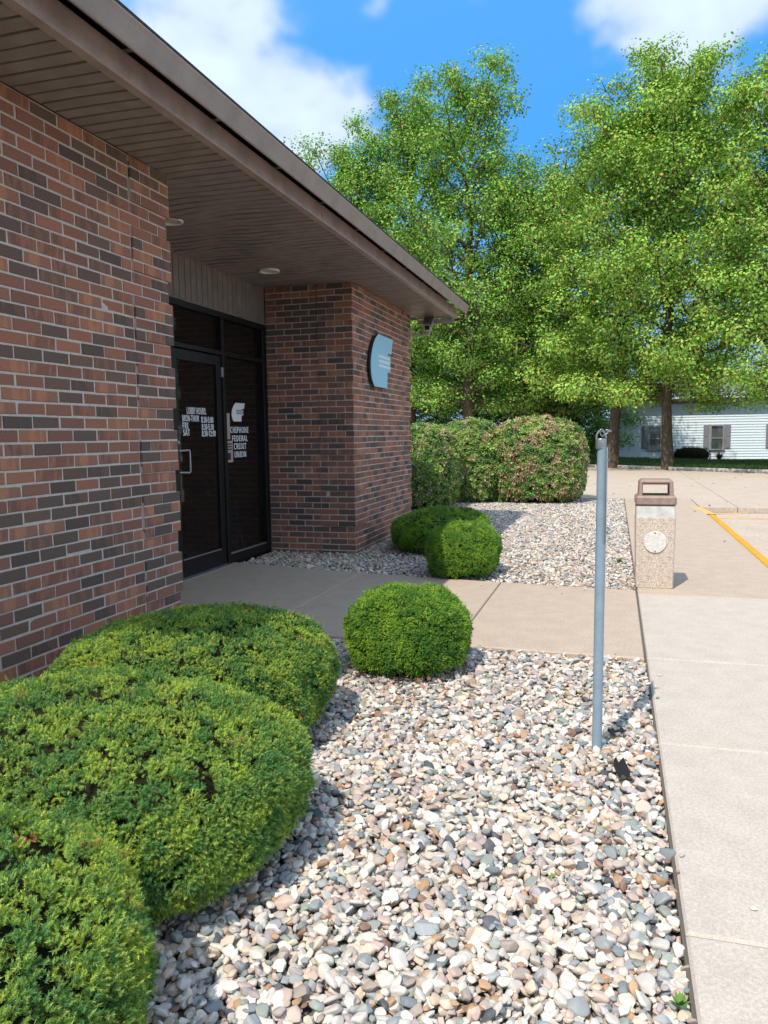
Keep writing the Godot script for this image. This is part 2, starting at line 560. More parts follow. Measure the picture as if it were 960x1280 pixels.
func ground() -> void:
	var g := Acc.new()
	g.quad(Vector3(-600, -0.3, 600), Vector3(600, -0.3, 600), Vector3(600, -0.3, -600), Vector3(-600, -0.3, -600))
	structure("ground", g.mesh(), M.grass)
	# walk along the kerb: pale newer slabs near, tan ones beyond
	var sw := structure("sidewalk")
	var zs := [1.5, -0.75, -2.1, -3.43, -4.75, -6.66, -8.6, -10.6, -12.6, -14.6, -16.3]
	for k in zs.size() - 1:
		var j := 0.004
		slab(sw, "slab", [Vector2(0.2, zs[k] - j), Vector2(1.435, zs[k] - j), Vector2(1.435, zs[k + 1] + j), Vector2(0.2, zs[k + 1] + j)], M.concrete_pale if k < 5 else M.concrete_tan)
	boxpart(sw, "joint_filler", Vector3(0.19, -0.2, -16.3), Vector3(1.4, -0.011, 1.5), M.joint)
	# walk to the door
	var wk := structure("walkway")
	slab(wk, "slab", [Vector2(-0.956, -4.78), Vector2(0.186, -4.74), Vector2(0.186, -6.81), Vector2(-0.956, -6.93)], M.concrete_tan)
	slab(wk, "slab", [Vector2(-2.341, -4.82), Vector2(-0.964, -4.78), Vector2(-0.964, -6.93), Vector2(-2.341, -7.13)], M.concrete_tan)
	slab(wk, "slab", [Vector2(-3.9, -4.84), Vector2(-2.349, -4.82), Vector2(-2.349, -7.13), Vector2(-3.9, -7.46)], M.concrete_tan)
	var jf := Acc.new()
	jf.box(Vector3(-3.9, -0.2, -6.7), Vector3(0.19, -0.012, -4.86))
	part(wk, "joint_filler", jf.mesh(), M.joint)
	# driveway behind, reaching the lawn kerb
	var dw := structure("driveway")
	var xs := [-30.0, -16.0, -8.0, -4.0, -1.0, 2.05, 5.0, 8.0, 14.0, 30.0]
	for k in xs.size() - 1:
		var x0: float = xs[k] + 0.006
		var x1: float = xs[k + 1] - 0.006
		for s in 2:
			var n0 := -16.31 if x1 < 2.0 else -14.62
			var far := [Vector2(x1, kerb_z(x1)), Vector2((x0 + x1) / 2, kerb_z((x0 + x1) / 2)), Vector2(x0, kerb_z(x0))]
			if s == 0:
				if x1 < 1.5 or x0 > 2.0:
					slab(dw, "slab", [Vector2(x0, n0), Vector2(x1, n0), Vector2(x1, -21.994), Vector2(x0, -21.994)], M.concrete_lot, 0.0, 0.14, 0.005)
				else:
					slab(dw, "slab", [Vector2(x0, -16.31), Vector2(1.444, -16.31), Vector2(1.444, -14.62), Vector2(x1, -14.62), Vector2(x1, -21.994), Vector2(x0, -21.994)], M.concrete_lot, 0.0, 0.14, 0.005)
			else:
				slab(dw, "slab", [Vector2(x0, -22.006), Vector2(x1, -22.006)] + far, M.concrete_lot, 0.0, 0.14, 0.005)
	var djf := Acc.new()
	djf.box(Vector3(-30, -0.22, -31), Vector3(1.3, -0.012, -16.35))
	djf.box(Vector3(2.5, -0.22, -25.5), Vector3(30, -0.012, -14.7))
	part(dw, "joint_filler", djf.mesh(), M.joint)
	# parking bay, a step lower, right of the yellow kerb
	var lot := structure("parking_lot")
	for k in 3:
		var z0 := 4.0 - k * 6.2
		slab(lot, "slab", [Vector2(1.55, z0 - 0.005), Vector2(14.0, z0 - 0.005), Vector2(14.0, z0 - 6.195), Vector2(1.55, z0 - 6.195)], M.concrete_lot, -0.1, 0.14, 0.004)
	# painted bay lines
	var la := Acc.new()
	la.box(Vector3(1.57, -0.1, -13.75), Vector3(9.0, -0.095, -13.63))
	part(lot, "painted_line", la.mesh(), M.yellow_line)
	var lb := Acc.new()
	lb.xf = Transform3D(Basis(Vector3.UP, 0.5), Vector3(1.62, 0, -14.35))
	lb.box(Vector3(0, -0.099, -0.06), Vector3(8.0, -0.094, 0.06))
	part(lot, "painted_line", lb.mesh(), M.yellow_line)
	# yellow kerb with a worn, dropped end
	var kb := structure("kerb")
	var kz := 4.0
	while kz > -13.3:
		var z1 := maxf(kz - 3.0, -13.3)
		boxpart(kb, "kerb_stone", Vector3(1.44, -0.2, z1 + 0.004), Vector3(1.535, 0.004, kz - 0.004), M.yellow, 0.012)
		kz -= 3.0
	var ke := Acc.new()
	var pr := PackedVector3Array()
	for k in 7:
		var s := k / 6.0
		var z := -13.308 - s * 1.35
		var y := 0.008 - s * 0.004
		var dx := -0.12 * s * s
		for q in [Vector2(1.4, -0.2), Vector2(1.4, y - 0.012), Vector2(1.415, y), Vector2(1.533, y), Vector2(1.548, y - 0.012), Vector2(1.548, -0.2)]:
			pr.append(Vector3(q.x + dx, q.y, z))
	ke.grid(pr, 7, 6, false, true)
	part(kb, "kerb_end", ke.mesh(), M.yellow_worn)
	# kerb stones along the lawn
	var lk := structure("lawn_kerb")
	var x := -14.0
	while x < 14.0:
		var a := Acc.new()
		var p := Vector3(x, 0, kerb_z(x) - 0.08)
		var q := Vector3(x + 2.0, 0, kerb_z(x + 2.0) - 0.08)
		var d := (q - p)
		a.xf = Transform3D(Basis(d.normalized(), Vector3.UP, d.normalized().cross(Vector3.UP)), p)
		a.box(Vector3(0.004, -0.2, -0.08), Vector3(d.length() - 0.004, 0.1, 0.08), 0.025)
		part(lk, "kerb_stone", a.mesh(), M.concrete_pale)
		x += 2.0
	# lawn rising a little to the house
	var lp := PackedVector3Array()
	var bump := noise(77, 0.25, 3)
	for r in 10:
		for q in 41:
			var lx := -40.0 + q * 2.0
			var z := kerb_z(lx) - 0.15 - r * (1.6 if r < 8 else 10.0)
			lp.append(Vector3(lx, 0.09 - minf(r, 7) * 0.015 + bump.get_noise_2d(lx, z) * 0.03 * minf(r, 1), z))
	var la2 := Acc.new()
	la2.grid(lp, 10, 41)
	structure("lawn", la2.mesh(), M.grass)
	# grass blades on the strip in view
	var blade := Acc.new()
	for k in 7:
		var an := k * 0.9
		var dir := Vector3(cos(an), 0, sin(an))
		var sd := Vector3(-dir.z, 0, dir.x) * 0.012
		blade.tri(dir * 0.02 - sd, dir * 0.02 + sd, dir * 0.06 + Vector3.UP * (0.07 + 0.03 * (k % 3)))
	var bl := blade.mesh()
	bl.surface_set_material(0, M.shrub_leaf)
	var xs2 := []
	var cs := []
	for k in 16000:
		var gx := rng.randf_range(-3.0, 9.5)
		var gz := kerb_z(gx) - 0.2 - rng.randf() * 10.0
		if gz < -39.7:
			continue
		xs2.append(Transform3D(Basis(Vector3.UP, rng.randf() * TAU).scaled(Vector3.ONE * rng.randf_range(0.7, 1.3)), Vector3(gx, 0.08 - (kerb_z(gx) - gz) * 0.0095, gz)))
		cs.append(Color(0.07, 0.13, 0.03) * rng.randf_range(0.7, 1.35))
	var lawn := scatter(self, "grass", bl, xs2, cs)
	lawn.set_meta("label", "short mown green grass of the lawn before the pale house")
	lawn.set_meta("category", "grass")

func scatter(parent: Node3D, called: String, mesh: Mesh, xfs: Array, cols: Array) -> MultiMeshInstance3D:
	var mm := MultiMesh.new()
	mm.transform_format = MultiMesh.TRANSFORM_3D
	mm.use_colors = true
	mm.mesh = mesh
	mm.instance_count = xfs.size()
	for k in xfs.size():
		mm.set_instance_transform(k, xfs[k])
		mm.set_instance_color(k, cols[k])
	var o := MultiMeshInstance3D.new()
	o.name = called
	o.multimesh = mm
	parent.add_child(o, true)
	o.set_meta("kind", "stuff")
	return o

# ------------------------------------------------------------------ river gravel
func ico(level: int) -> Array:
	var ph := (1.0 + sqrt(5.0)) / 2.0
	var vs: Array[Vector3] = []
	for q in [[-1, ph, 0], [1, ph, 0], [-1, -ph, 0], [1, -ph, 0], [0, -1, ph], [0, 1, ph], [0, -1, -ph], [0, 1, -ph], [ph, 0, -1], [ph, 0, 1], [-ph, 0, -1], [-ph, 0, 1]]:
		vs.append(Vector3(q[0], q[1], q[2]).normalized())
	var fs := [[0, 11, 5], [0, 5, 1], [0, 1, 7], [0, 7, 10], [0, 10, 11], [1, 5, 9], [5, 11, 4], [11, 10, 2], [10, 7, 6], [7, 1, 8], [3, 9, 4], [3, 4, 2], [3, 2, 6], [3, 6, 8], [3, 8, 9], [4, 9, 5], [2, 4, 11], [6, 2, 10], [8, 6, 7], [9, 8, 1]]
	for l in level:
		var nf := []
		var cache := {}
		for f in fs:
			var m := []
			for e in 3:
				var a: int = f[e]
				var b: int = f[(e + 1) % 3]
				var key := Vector2i(mini(a, b), maxi(a, b))
				if not cache.has(key):
					cache[key] = vs.size()
					vs.append(((vs[a] + vs[b]) / 2.0).normalized())
				m.append(cache[key])
			nf.append_array([[f[0], m[0], m[2]], [f[1], m[1], m[0]], [f[2], m[2], m[1]], [m[0], m[1], m[2]]])
		fs = nf
	return [vs, fs]

func pebble(sd: int, level: int, angular: float) -> ArrayMesh:
	var r := RandomNumberGenerator.new()
	r.seed = sd * 131 + 7
	var base := ico(level)
	var vs: Array[Vector3] = base[0].duplicate()
	var nz := noise(sd + 300, 0.9, 2)
	var planes := []
	for k in int(3 + angular * 6):
		planes.append([Vector3(r.randfn(), r.randfn(), r.randfn()).normalized(), r.randf_range(0.62, 0.86)])
	var sc := Vector3(1.0, r.randf_range(0.34, 0.66), r.randf_range(0.55, 0.95))
	for k in vs.size():
		var p := vs[k] * (1.0 + nz.get_noise_3dv(vs[k]) * 0.28)
		for q in planes:
			var over: float = p.dot(q[0]) - q[1]
			if over > 0:
				p -= q[0] * over * (0.75 + 0.2 * angular)
		vs[k] = p * sc
	var nrm: Array[Vector3] = []
	nrm.resize(vs.size())
	nrm.fill(Vector3.ZERO)
	for f in base[1]:
		var fn := (vs[f[1]] - vs[f[0]]).cross(vs[f[2]] - vs[f[0]])
		for e in 3:
			nrm[f[e]] += fn
	var a := Acc.new()
	for k in vs.size():
		a.v.append(vs[k]); a.n.append(nrm[k].normalized()); a.t.append(Vector2.ZERO); a.c.append(Color.WHITE)
	for f in base[1]:
		a.i.append_array(PackedInt32Array([f[0], f[2], f[1]]))
	return a.mesh()

const STONE_COLORS := [[0.76, 0.72, 0.64, 26], [0.62, 0.585, 0.54, 20], [0.66, 0.55, 0.43, 14], [0.6, 0.47, 0.4, 12], [0.45, 0.38, 0.33, 9], [0.36, 0.39, 0.4, 10], [0.24, 0.28, 0.3, 6], [0.11, 0.12, 0.14, 3], [0.29, 0.175, 0.125, 3], [0.5, 0.32, 0.19, 4], [0.34, 0.38, 0.345, 6], [0.45, 0.39, 0.385, 6]]

func stone_color() -> Color:
	var total := 0.0
	for q in STONE_COLORS:
		total += q[3]
	var k := rng.randf() * total
	for q in STONE_COLORS:
		k -= q[3]
		if k <= 0:
			var s := rng.randf_range(0.84, 1.1)
			return Color(q[0] * s, q[1] * s * rng.randf_range(0.97, 1.03), q[2] * s)
	return Color(0.5, 0.48, 0.45)

func gravel_beds() -> void:
	var kinds: Array[ArrayMesh] = []
	for k in 12:
		kinds.append(pebble(k, 2, 0.5 + 0.9 * (k % 4) / 3.0))
		kinds[k].surface_set_material(0, M.stone)
	var stone_mats := []
	for q in STONE_COLORS:
		for s in 2:
			stone_mats.append(tri_tex(mat(lin(q[0] * (0.88 + 0.18 * s), q[1] * (0.88 + 0.18 * s), q[2] * (0.88 + 0.18 * s)), 0.6, 0.0, 0.4), M.stone_tex, Vector3(9, 9, 9), null, 0.0, false))
	var eye := Vector3(0, 1.3253, 0)
	for bed in 2:
		var soil := Acc.new()
		if bed == 0:
			soil.box(Vector3(-2.9, -0.25, -4.85), Vector3(0.2, -0.055, 1.0))
		else:
			soil.box(Vector3(-2.9, -0.25, -16.25), Vector3(0.2, -0.055, -6.75))
			soil.box(Vector3(-9.0, -0.251, -16.25), Vector3(-2.9, -0.056, -10.8))
			soil.box(Vector3(-3.9, -0.252, -8.4), Vector3(-2.9, -0.057, -7.0))
		var root := structure("gravel_bed", soil.mesh(), M.soil)
		var near := []
		var xfs := []
		var cols := []
		for k in 12:
			xfs.append([]); cols.append([])
		var step := 0.0245 if bed == 0 else 0.029
		var x0 := -2.78 if bed == 0 else -5.5
		var z0 := -4.84 if bed == 0 else -16.2
		var z1 := -0.75 if bed == 0 else -6.83
		for layer in 2:
			var iz := 0
			var z := z0
			while z < z1:
				var x := x0 + (0.5 if iz % 2 else 0.0) * step
				while x < 0.2:
					var px := x + rng.randf_range(-0.45, 0.45) * step
					var pz := z + rng.randf_range(-0.45, 0.45) * step
					x += step
					var rad := 0.0102 + 0.0148 * pow(rng.randf(), 1.8)
					if rng.randf() < 0.03:
						rad *= 1.35
					if layer == 1 and rng.randf() < 0.32:
						continue
					if px > 0.2 - rad * 0.75:
						continue
					if bed == 0:
						if pz < -4.80 - rad * 0.2 or px > -0.15 and pz > -1.0:
							continue
						if px < -1.55 and pz > -3.7:      # under the hedge
							continue
					else:
						var edge := -6.87 - 0.12 * (0.19 - px) - maxf(0.0, -0.95 - px) * 0.03
						if px < -2.35:
							edge = -7.13 - (-2.35 - px) * 0.21
						if pz > edge - rad * 0.4:
							continue
						if px < -3.8 and pz > -10.9 or px < WALL_X - 0.01 and pz < PIER_Z - 0.01 and pz > PIER_BACK:
							continue
						if px < -3.0 and pz < -11.2 and pz > -13.3 or px < -4.0:
							continue
					var y := -0.04 + layer * 0.017 + rng.randf_range(-0.006, 0.012)
					var b := Basis.from_euler(Vector3(rng.randfn() * 0.42, rng.randf() * TAU, rng.randfn() * 0.42)).scaled(Vector3.ONE * rad * 1.18)
					var xf := Transform3D(b, Vector3(px, y, pz))
					var kk := rng.randi() % 12
					if bed == 0 and layer == 1 and px > -1.2 and pz < -1.35:
						near.append([rad / (eye.distance_to(xf.origin)), xf, kk])
					else:
						xfs[kk].append(xf); cols[kk].append(stone_color())
				z += step * 0.87
				iz += 1
		near.sort_custom(func(a, b): return a[0] > b[0])
		for k in near.size():
			if k < 300:
				var w := rng.randi() % 100
				var mi := 0
				while mi < STONE_COLORS.size() - 1 and w >= STONE_COLORS[mi][3]:
					w -= STONE_COLORS[mi][3]
					mi += 1
				var o := part(root, "stone", kinds[near[k][2]], stone_mats[mi * 2 + rng.randi() % 2])
				o.transform = near[k][1]
			else:
				xfs[near[k][2]].append(near[k][1]); cols[near[k][2]].append(stone_color())
		for k in 6:
			var kk := rng.randi() % 12
			var sp := Vector3(0.2 + absf(rng.randfn()) * 0.12, 0.006, rng.randf_range(-4.5, -1.2)) if bed == 0 else Vector3(rng.randf_range(-2.2, 0.1), 0.006, -6.78 + absf(rng.randfn()) * 0.1)
			xfs[kk].append(Transform3D(Basis.from_euler(Vector3(rng.randfn() * 0.1, rng.randf() * TAU, 0)).scaled(Vector3.ONE * rng.randf_range(0.006, 0.014)), sp))
			cols[kk].append(stone_color())
		var g := Node3D.new()
		g.name = "gravel"
		root.add_child(g)
		g.set_meta("kind", "stuff")
		for k in 12:
			scatter(g, "pebbles", kinds[k], xfs[k], cols[k])

# ------------------------------------------------------------------ brickwork
func brick_mesh(cell: int, length: float, depth := 0.03) -> ArrayMesh:
	var a := Acc.new()
	var u := (cell % 4) / 4.0
	var w := (cell / 4) / 4.0
	var rc := Rect2(u + 0.004, w + 0.006, 0.242 * minf(1.0, length / 0.19), 0.238)
	var r := RandomNumberGenerator.new()
	r.seed = cell * 17 + int(length * 1000)
	var L := length / 2
	var H := 0.0289
	var q: Array[Vector3] = []    # front corners, slightly uneven
	for s in [Vector2(-1, -1), Vector2(1, -1), Vector2(1, 1), Vector2(-1, 1)]:
		q.append(Vector3(s.x * L + r.randf_range(-0.0012, 0.0012), s.y * H + r.randf_range(-0.0009, 0.0009), r.randf_range(-0.0012, 0.0008)))
	var b := 0.0028
	var f: Array[Vector3] = []
	for k in 4:
		f.append(q[k] - Vector3(signf(q[k].x) * b, signf(q[k].y) * b, 0))
	a.quad(f[0], f[1], f[2], f[3], rc)
	for k in 4:
		var j := (k + 1) % 4
		var e := Vector3(0, 0, b)
		var d := Vector3(0, 0, depth)
		a.quad(q[k] - e, q[j] - e, f[j], f[k], rc)
		a.quad(q[k] - d, q[j] - d, q[j] - e, q[k] - e, rc)
	return a.mesh()

var brick_set := {}

func pick_brick(length: float) -> ArrayMesh:
	var key := snappedf(length, 0.002)
	if not brick_set.has(key):
		var l := []
		for c in 16:
			l.append(brick_mesh(c, key))
		brick_set[key] = l
	return brick_set[key][rng.randi() % 16]

# one face of brickwork. o: top corner at s = 0, along: direction of s, out: outward.
# quoins lists the ends that carry proud blocks: [s of the block's start, s of its end, how far it runs past the end]
func brick_face(o: Vector3, along: Vector3, out: Vector3, length: float, quoins: Array, rows: int, emit: Callable, mortar: Acc, stretch_first := 0, from_end := false) -> void:
	var proud := 0.013
	var bas := Basis(along, Vector3.UP, out)
	var old := mortar.xf
	mortar.xf = old * Transform3D(bas, o)
	mortar.box(Vector3(0.005, -rows * COURSE - 0.3, -0.1), Vector3(length - 0.005, 0, -0.0028))
	for k in rows:
		var yc := -(k + 0.5) * COURSE
		var is_quoin := k % 6 < 4
		var s0 := 0.0
		var s1 := length
		if is_quoin:
			for q in quoins:
				var a: float = q[0]
				var b: float = q[1]
				var lo: float = a - (q[2] if a <= 0.001 else 0.0)
				var hi: float = b + (q[2] if a > 0.001 else 0.0)
				if a <= 0.001:
					s0 = b
				else:
					s1 = a
				var cuts := [lo]
				var span := hi - lo
				if (k + stretch_first) % 2 == 0:
					cuts.append_array([lo + span / 2, hi])
				else:
					cuts.append_array([lo + span / 4, lo + span * 3 / 4, hi])
				for j in cuts.size() - 1:
					_one_brick(o, bas, cuts[j], cuts[j + 1], yc, proud, emit)
				if k % 6 == 0:
					mortar.box(Vector3(lo + 0.004, yc - 3.5 * COURSE + 0.006, -0.09), Vector3(hi - 0.004, yc + 0.5 * COURSE - 0.0045, proud - 0.0033))
		var span2 := s1 - s0
		var s := 0.0
		var first := true
		while s < span2 - 0.01:
			var e := s + BRICK
			if first and (k + stretch_first) % 2 == 1:
				e = s + BRICK / 2
			first = false
			if e > span2 - 0.06:
				e = span2
			if from_end:
				_one_brick(o, bas, s1 - e, s1 - s, yc, 0.0, emit)
			else:
				_one_brick(o, bas, s0 + s, s0 + e, yc, 0.0, emit)
			s = e
	mortar.xf = old

func _one_brick(o: Vector3, bas: Basis, s0: float, s1: float, yc: float, z: float, emit: Callable) -> void:
	var j := 0.0095
	var len := s1 - s0 - j
	if len < 0.02:
		return
	var xf := Transform3D(bas, o + bas * Vector3((s0 + s1) / 2 + rng.randf_range(-0.001, 0.001), yc + rng.randf_range(-0.0008, 0.0008), z + rng.randf_range(-0.0018, 0.0022)))
	xf.basis = xf.basis * Basis.from_euler(Vector3(rng.randfn() * 0.004, rng.randfn() * 0.004, rng.randfn() * 0.003))
	emit.call(xf, pick_brick(len))

func join(a: Acc, xf: Transform3D, m: ArrayMesh) -> void:
	var s := m.surface_get_arrays(0)
	var k := a.v.size()
	a.v.append_array(xf * (s[Mesh.ARRAY_VERTEX] as PackedVector3Array))
	a.n.append_array(Transform3D(xf.basis, Vector3.ZERO) * (s[Mesh.ARRAY_NORMAL] as PackedVector3Array))
	a.t.append_array(s[Mesh.ARRAY_TEX_UV])
	a.c.append_array(s[Mesh.ARRAY_COLOR])
	for q in (s[Mesh.ARRAY_INDEX] as PackedInt32Array):
		a.i.append(q + k)

func building() -> Node3D:
	var b := thing("brick_office_building", "brown brick office building with deep brown eave and dark glass entrance door", "building", Vector3(-2.8, 0, -6))
	var off := -b.position
	# everything below is given in world coordinates and shifted to the building's base
	# --- long wall
	var wall_mortar := Acc.new()
	wall_mortar.xf = Transform3D(Basis.IDENTITY, off)
	var near_end := -1.75
	var rest := Acc.new()
	var single := []
	var emit := func(xf: Transform3D, m: ArrayMesh) -> void:
		xf.origin += off
		if xf.origin.z - off.z < -2.93 and xf.origin.y > 0.2:
			single.append([xf, m])
		else:
			join(rest, xf, m)
	# s runs towards -z so that along x up = outward
	var wl := near_end - WALL_END
	brick_face(Vector3(WALL_X, SOFFIT_Y, near_end), Vector3(0, 0, -1), Vector3(1, 0, 0), wl, [[wl - 0.4064, wl, 0.02]], 44, emit, wall_mortar, 0, true)
	var wall := part(b, "wall", wall_mortar.mesh(), M.mortar, "long brick wall of mixed red and charcoal bricks")
	boxpart(b, "wall_core", Vector3(-3.1, -0.3, WALL_END + 0.008) + off, Vector3(WALL_X - 0.101, SOFFIT_Y, near_end) + off, M.mortar)
	for q in single:
		var o := part(wall, "brick", q[1], M.brick)
		o.transform = q[0]
	part(wall, "hidden_courses", rest.mesh(), M.brick).set_meta("kind", "stuff")
	# --- pier
	var pier_mortar := Acc.new()
	pier_mortar.xf = Transform3D(Basis.IDENTITY, off)
	var courses := Acc.new()
	var emit2 := func(xf: Transform3D, m: ArrayMesh) -> void:
		xf.origin += off
		join(courses, xf, m)
	var fl := WALL_X - DOOR_X
	brick_face(Vector3(DOOR_X, SOFFIT_Y, PIER_Z), Vector3(1, 0, 0), Vector3(0, 0, 1), fl, [[fl - 0.4064, fl, 0.012]], 45, emit2, pier_mortar, 1, true)
	var sl := PIER_Z - PIER_BACK
	brick_face(Vector3(WALL_X, SOFFIT_Y, PIER_Z), Vector3(0, 0, -1), Vector3(1, 0, 0), sl, [[0.0, 0.4064, 0.012], [sl - 0.4064, sl, 0.012]], 45, emit2, pier_mortar, 0)
	boxpart(b, "pier_core", Vector3(-3.9, -0.3, PIER_BACK) + off, Vector3(WALL_X - 0.101, SOFFIT_Y, PIER_Z - 0.101) + off, M.mortar)
	var pier := part(b, "pier", pier_mortar.mesh(), M.mortar, "square brick pier beside the entrance door")
	part(pier, "brick_courses", courses.mesh(), M.brick).set_meta("kind", "stuff")
	# --- plain masses behind
	var body := Acc.new()
	body.xf = Transform3D(Basis.IDENTITY, off)
	body.box(Vector3(-12, -0.3, PIER_BACK), Vector3(-11.8, 3.1, near_end))
	body.box(Vector3(-11.8, -0.3, near_end - 0.2), Vector3(-3.1, 3.1, near_end))
	body.box(Vector3(-11.8, -0.3, PIER_BACK), Vector3(-3.9, 3.1, PIER_BACK + 0.2))
	body.box(Vector3(-6.6, -0.3, PIER_BACK + 0.2), Vector3(-6.4, 3.1, near_end - 0.2))
	part(b, "rear_wall", body.mesh(), M.inside)
	# vestibule: floor, ceiling, side walls
	boxpart(b, "vestibule_floor", Vector3(-6.4, -0.2, -9.0) + off, Vector3(-3.9, -0.004, -4.0) + off, M.inside_floor)
	boxpart(b, "vestibule_ceiling", Vector3(-6.4, 2.75, -9.0) + off, Vector3(-3.92, 2.9, -4.0) + off, M.inside)
	var vm := Acc.new()
	vm.xf = Transform3D(Basis.IDENTITY, off)
	var vb := Acc.new()
	var emit3 := func(xf: Transform3D, m: ArrayMesh) -> void:
		xf.origin += off
		join(vb, xf, m)
	brick_face(Vector3(-6.4, 2.74, -8.42), Vector3(1, 0, 0), Vector3(0, 0, 1), 2.48, [], 41, emit3, vm)
	vm.box(Vector3(-6.4, -0.2, -5.0), Vector3(-3.1, 3.0, -4.8))
	var vw := part(b, "vestibule_wall", vm.mesh(), M.mortar)
	part(vw, "brick_courses", vb.mesh(), M.brick).set_meta("kind", "stuff")
	# --- soffit of narrow boards, sagging a little over the entrance
	var wav := noise(33, 1.3, 2)
	var bd := Acc.new()
	bd.xf = Transform3D(Basis.IDENTITY, off)
	bd.box(Vector3(-3.9, 3.025, -11.38), Vector3(-2.24, 3.04, -1.3))
	var soffit := part(b, "soffit", bd.mesh(), M.soffit)
	var pitch := 0.1016
	var z := -1.34
	while z > -11.3:
		var zc := z - pitch / 2
		var inner := -3.93 if zc < WALL_END + 0.02 and zc > PIER_Z + 0.02 else WALL_X + 0.012
		var a := Acc.new()
		a.xf = Transform3D(Basis.IDENTITY, off)
		var segs := 12
		var w := 0.043
		var prof := [Vector2(w, 0.022), Vector2(w, 0.003), Vector2(w - 0.003, 0.0), Vector2(-w + 0.003, 0.0), Vector2(-w, 0.003), Vector2(-w, 0.022)]
		var pts := PackedVector3Array()
		var rr := rng.randf_range(-0.0012, 0.0012)
		for s in segs + 1:
			var x := lerpf(-2.236, inner, float(s) / segs)
			var inside := smoothstep(WALL_END + 0.3, WALL_END - 0.3, zc) * smoothstep(PIER_Z - 0.1, PIER_Z + 1.2, zc) * smoothstep(-2.4, -2.9, x)
			var sag := rr + wav.get_noise_2d(x * 1.1, zc * 0.9) * (0.004 + 0.022 * inside)
			for q in prof:
				pts.append(Vector3(x, SOFFIT_Y + q.y + sag, zc + q.x))
		a.grid(pts, segs + 1, prof.size())
		part(soffit, "board", a.mesh(), M.soffit)
		z -= pitch
	# fascia and gutter
	var fa := Acc.new()
	fa.xf = Transform3D(Basis.IDENTITY, off)
	fa.box(Vector3(-2.236, 2.992, -5.9), Vector3(-2.212, 3.113, -1.3), 0.004)
	fa.box(Vector3(-2.236, 2.992, -11.4), Vector3(-2.212, 3.113, -5.906), 0.004)
	fa.box(Vector3(-2.27, 2.985, -11.4), Vector3(-2.214, 2.9915, -1.3), 0.002)
	part(b, "fascia", fa.mesh(), M.fascia)
	var gu := Acc.new()
	gu.xf = Transform3D(Basis.IDENTITY, off)
	var gp := [Vector2(-2.112, 3.15), Vector2(-2.112, 3.064), Vector2(-2.108, 3.056), Vector2(-2.1, 3.051), Vector2(-2.09, 3.048), Vector2(-2.084, 3.053), Vector2(-2.056, 3.13), Vector2(-2.05, 3.14), Vector2(-2.044, 3.15), Vector2(-2.05, 3.158), Vector2(-2.07, 3.158)]
	for k in gp.size() - 1:
		var p: Vector2 = gp[k]
		var q: Vector2 = gp[k + 1]
		gu.quad(Vector3(p.x, p.y, -1.3), Vector3(q.x, q.y, -1.3), Vector3(q.x, q.y, -11.42), Vector3(p.x, p.y, -11.42))
	var cap := PackedVector2Array()
	for q in gp:
		cap.append(q)
	var gm := part(b, "gutter", gu.mesh(), M.gutter)
	for k in 12:
		boxpart(gm, "hanger", Vector3(-2.26, 3.142, -1.7 - k * 0.86) + off, Vector3(-2.06, 3.148, -1.67 - k * 0.86) + off, M.gutter)
	for zz in [-11.424, -1.3]:
		var ca := Acc.new()
		ca.xf = Transform3D(Basis.IDENTITY, off + Vector3(0, 0, zz))
		ca.prism(cap, -0.004, 0.004)
		part(gm, "end_cap", ca.mesh(), M.gutter)
	# end trim below the eave and gable boards
	boxpart(b, "end_trim", Vector3(WALL_X, 2.925, -11.4) + off, Vector3(-2.26, 2.985, -11.365) + off, M.trim_pale, 0.004)
	# roof
	var ro := Acc.new()
	ro.xf = Transform3D(Basis.IDENTITY, off)
	for k in 2:
		var x0 := -2.062 if k == 0 else -12.6
		var xm := -7.3
		var y0 := 3.165
		var ym := 4.7
		var lo := Vector3(x0, y0, 0)
		var hi := Vector3(xm, ym, 0)
		var th := Vector3(0, 0.022, 0)
		var A := Vector3(0, 0, -1.24)
		var B := Vector3(0, 0, -11.46)
		if k == 0:
			ro.quad(lo + th + A, lo + th + B, hi + th + B, hi + th + A)
			ro.quad(lo + A, lo + B, lo + th + B, lo + th + A)
			ro.quad(hi + A, hi + B, lo + B, lo + A)
		else:
			ro.quad(hi + th + A, hi + th + B, lo + th + B, lo + th + A)
			ro.quad(lo + A, lo + B, hi + B, hi + A)
	part(b, "roof", ro.mesh(), M.shingle)
	var ga := Acc.new()
	ga.xf = Transform3D(Basis.IDENTITY, off)
	for zz in [-1.3, -11.4]:
		ga.tri(Vector3(-12.5, 3.0, zz), Vector3(-2.24, 3.0, zz), Vector3(-7.3, 4.69, zz))
		ga.quad(Vector3(-12.5, 3.0, zz), Vector3(-2.24, 3.0, zz), Vector3(-2.24, 3.1, zz + 0.001), Vector3(-12.5, 3.1, zz + 0.001))
	part(b, "gable", ga.mesh(), M.fascia)
	boxpart(b, "rear_soffit", Vector3(-12.6, 3.0, -11.38) + off, Vector3(-11.9, 3.02, -1.3) + off, M.soffit)
	# --- board panel over the entrance
	var pb := Acc.new()
	pb.xf = Transform3D(Basis.IDENTITY, off)
	pb.box(Vector3(DOOR_X - 0.06, 2.59, PIER_Z), Vector3(DOOR_X - 0.02, 3.0, -4.9))
	var panel := part(b, "transom_panel", pb.mesh(), M.panel)
	z = -4.95
	while z > PIER_Z + 0.02:
		boxpart(panel, "board", Vector3(DOOR_X - 0.02, 2.6, maxf(z - 0.1, PIER_Z + 0.004)) + off, Vector3(DOOR_X - 0.004, 2.985, z - 0.006) + off, M.panel, 0.003)
		z -= 0.105
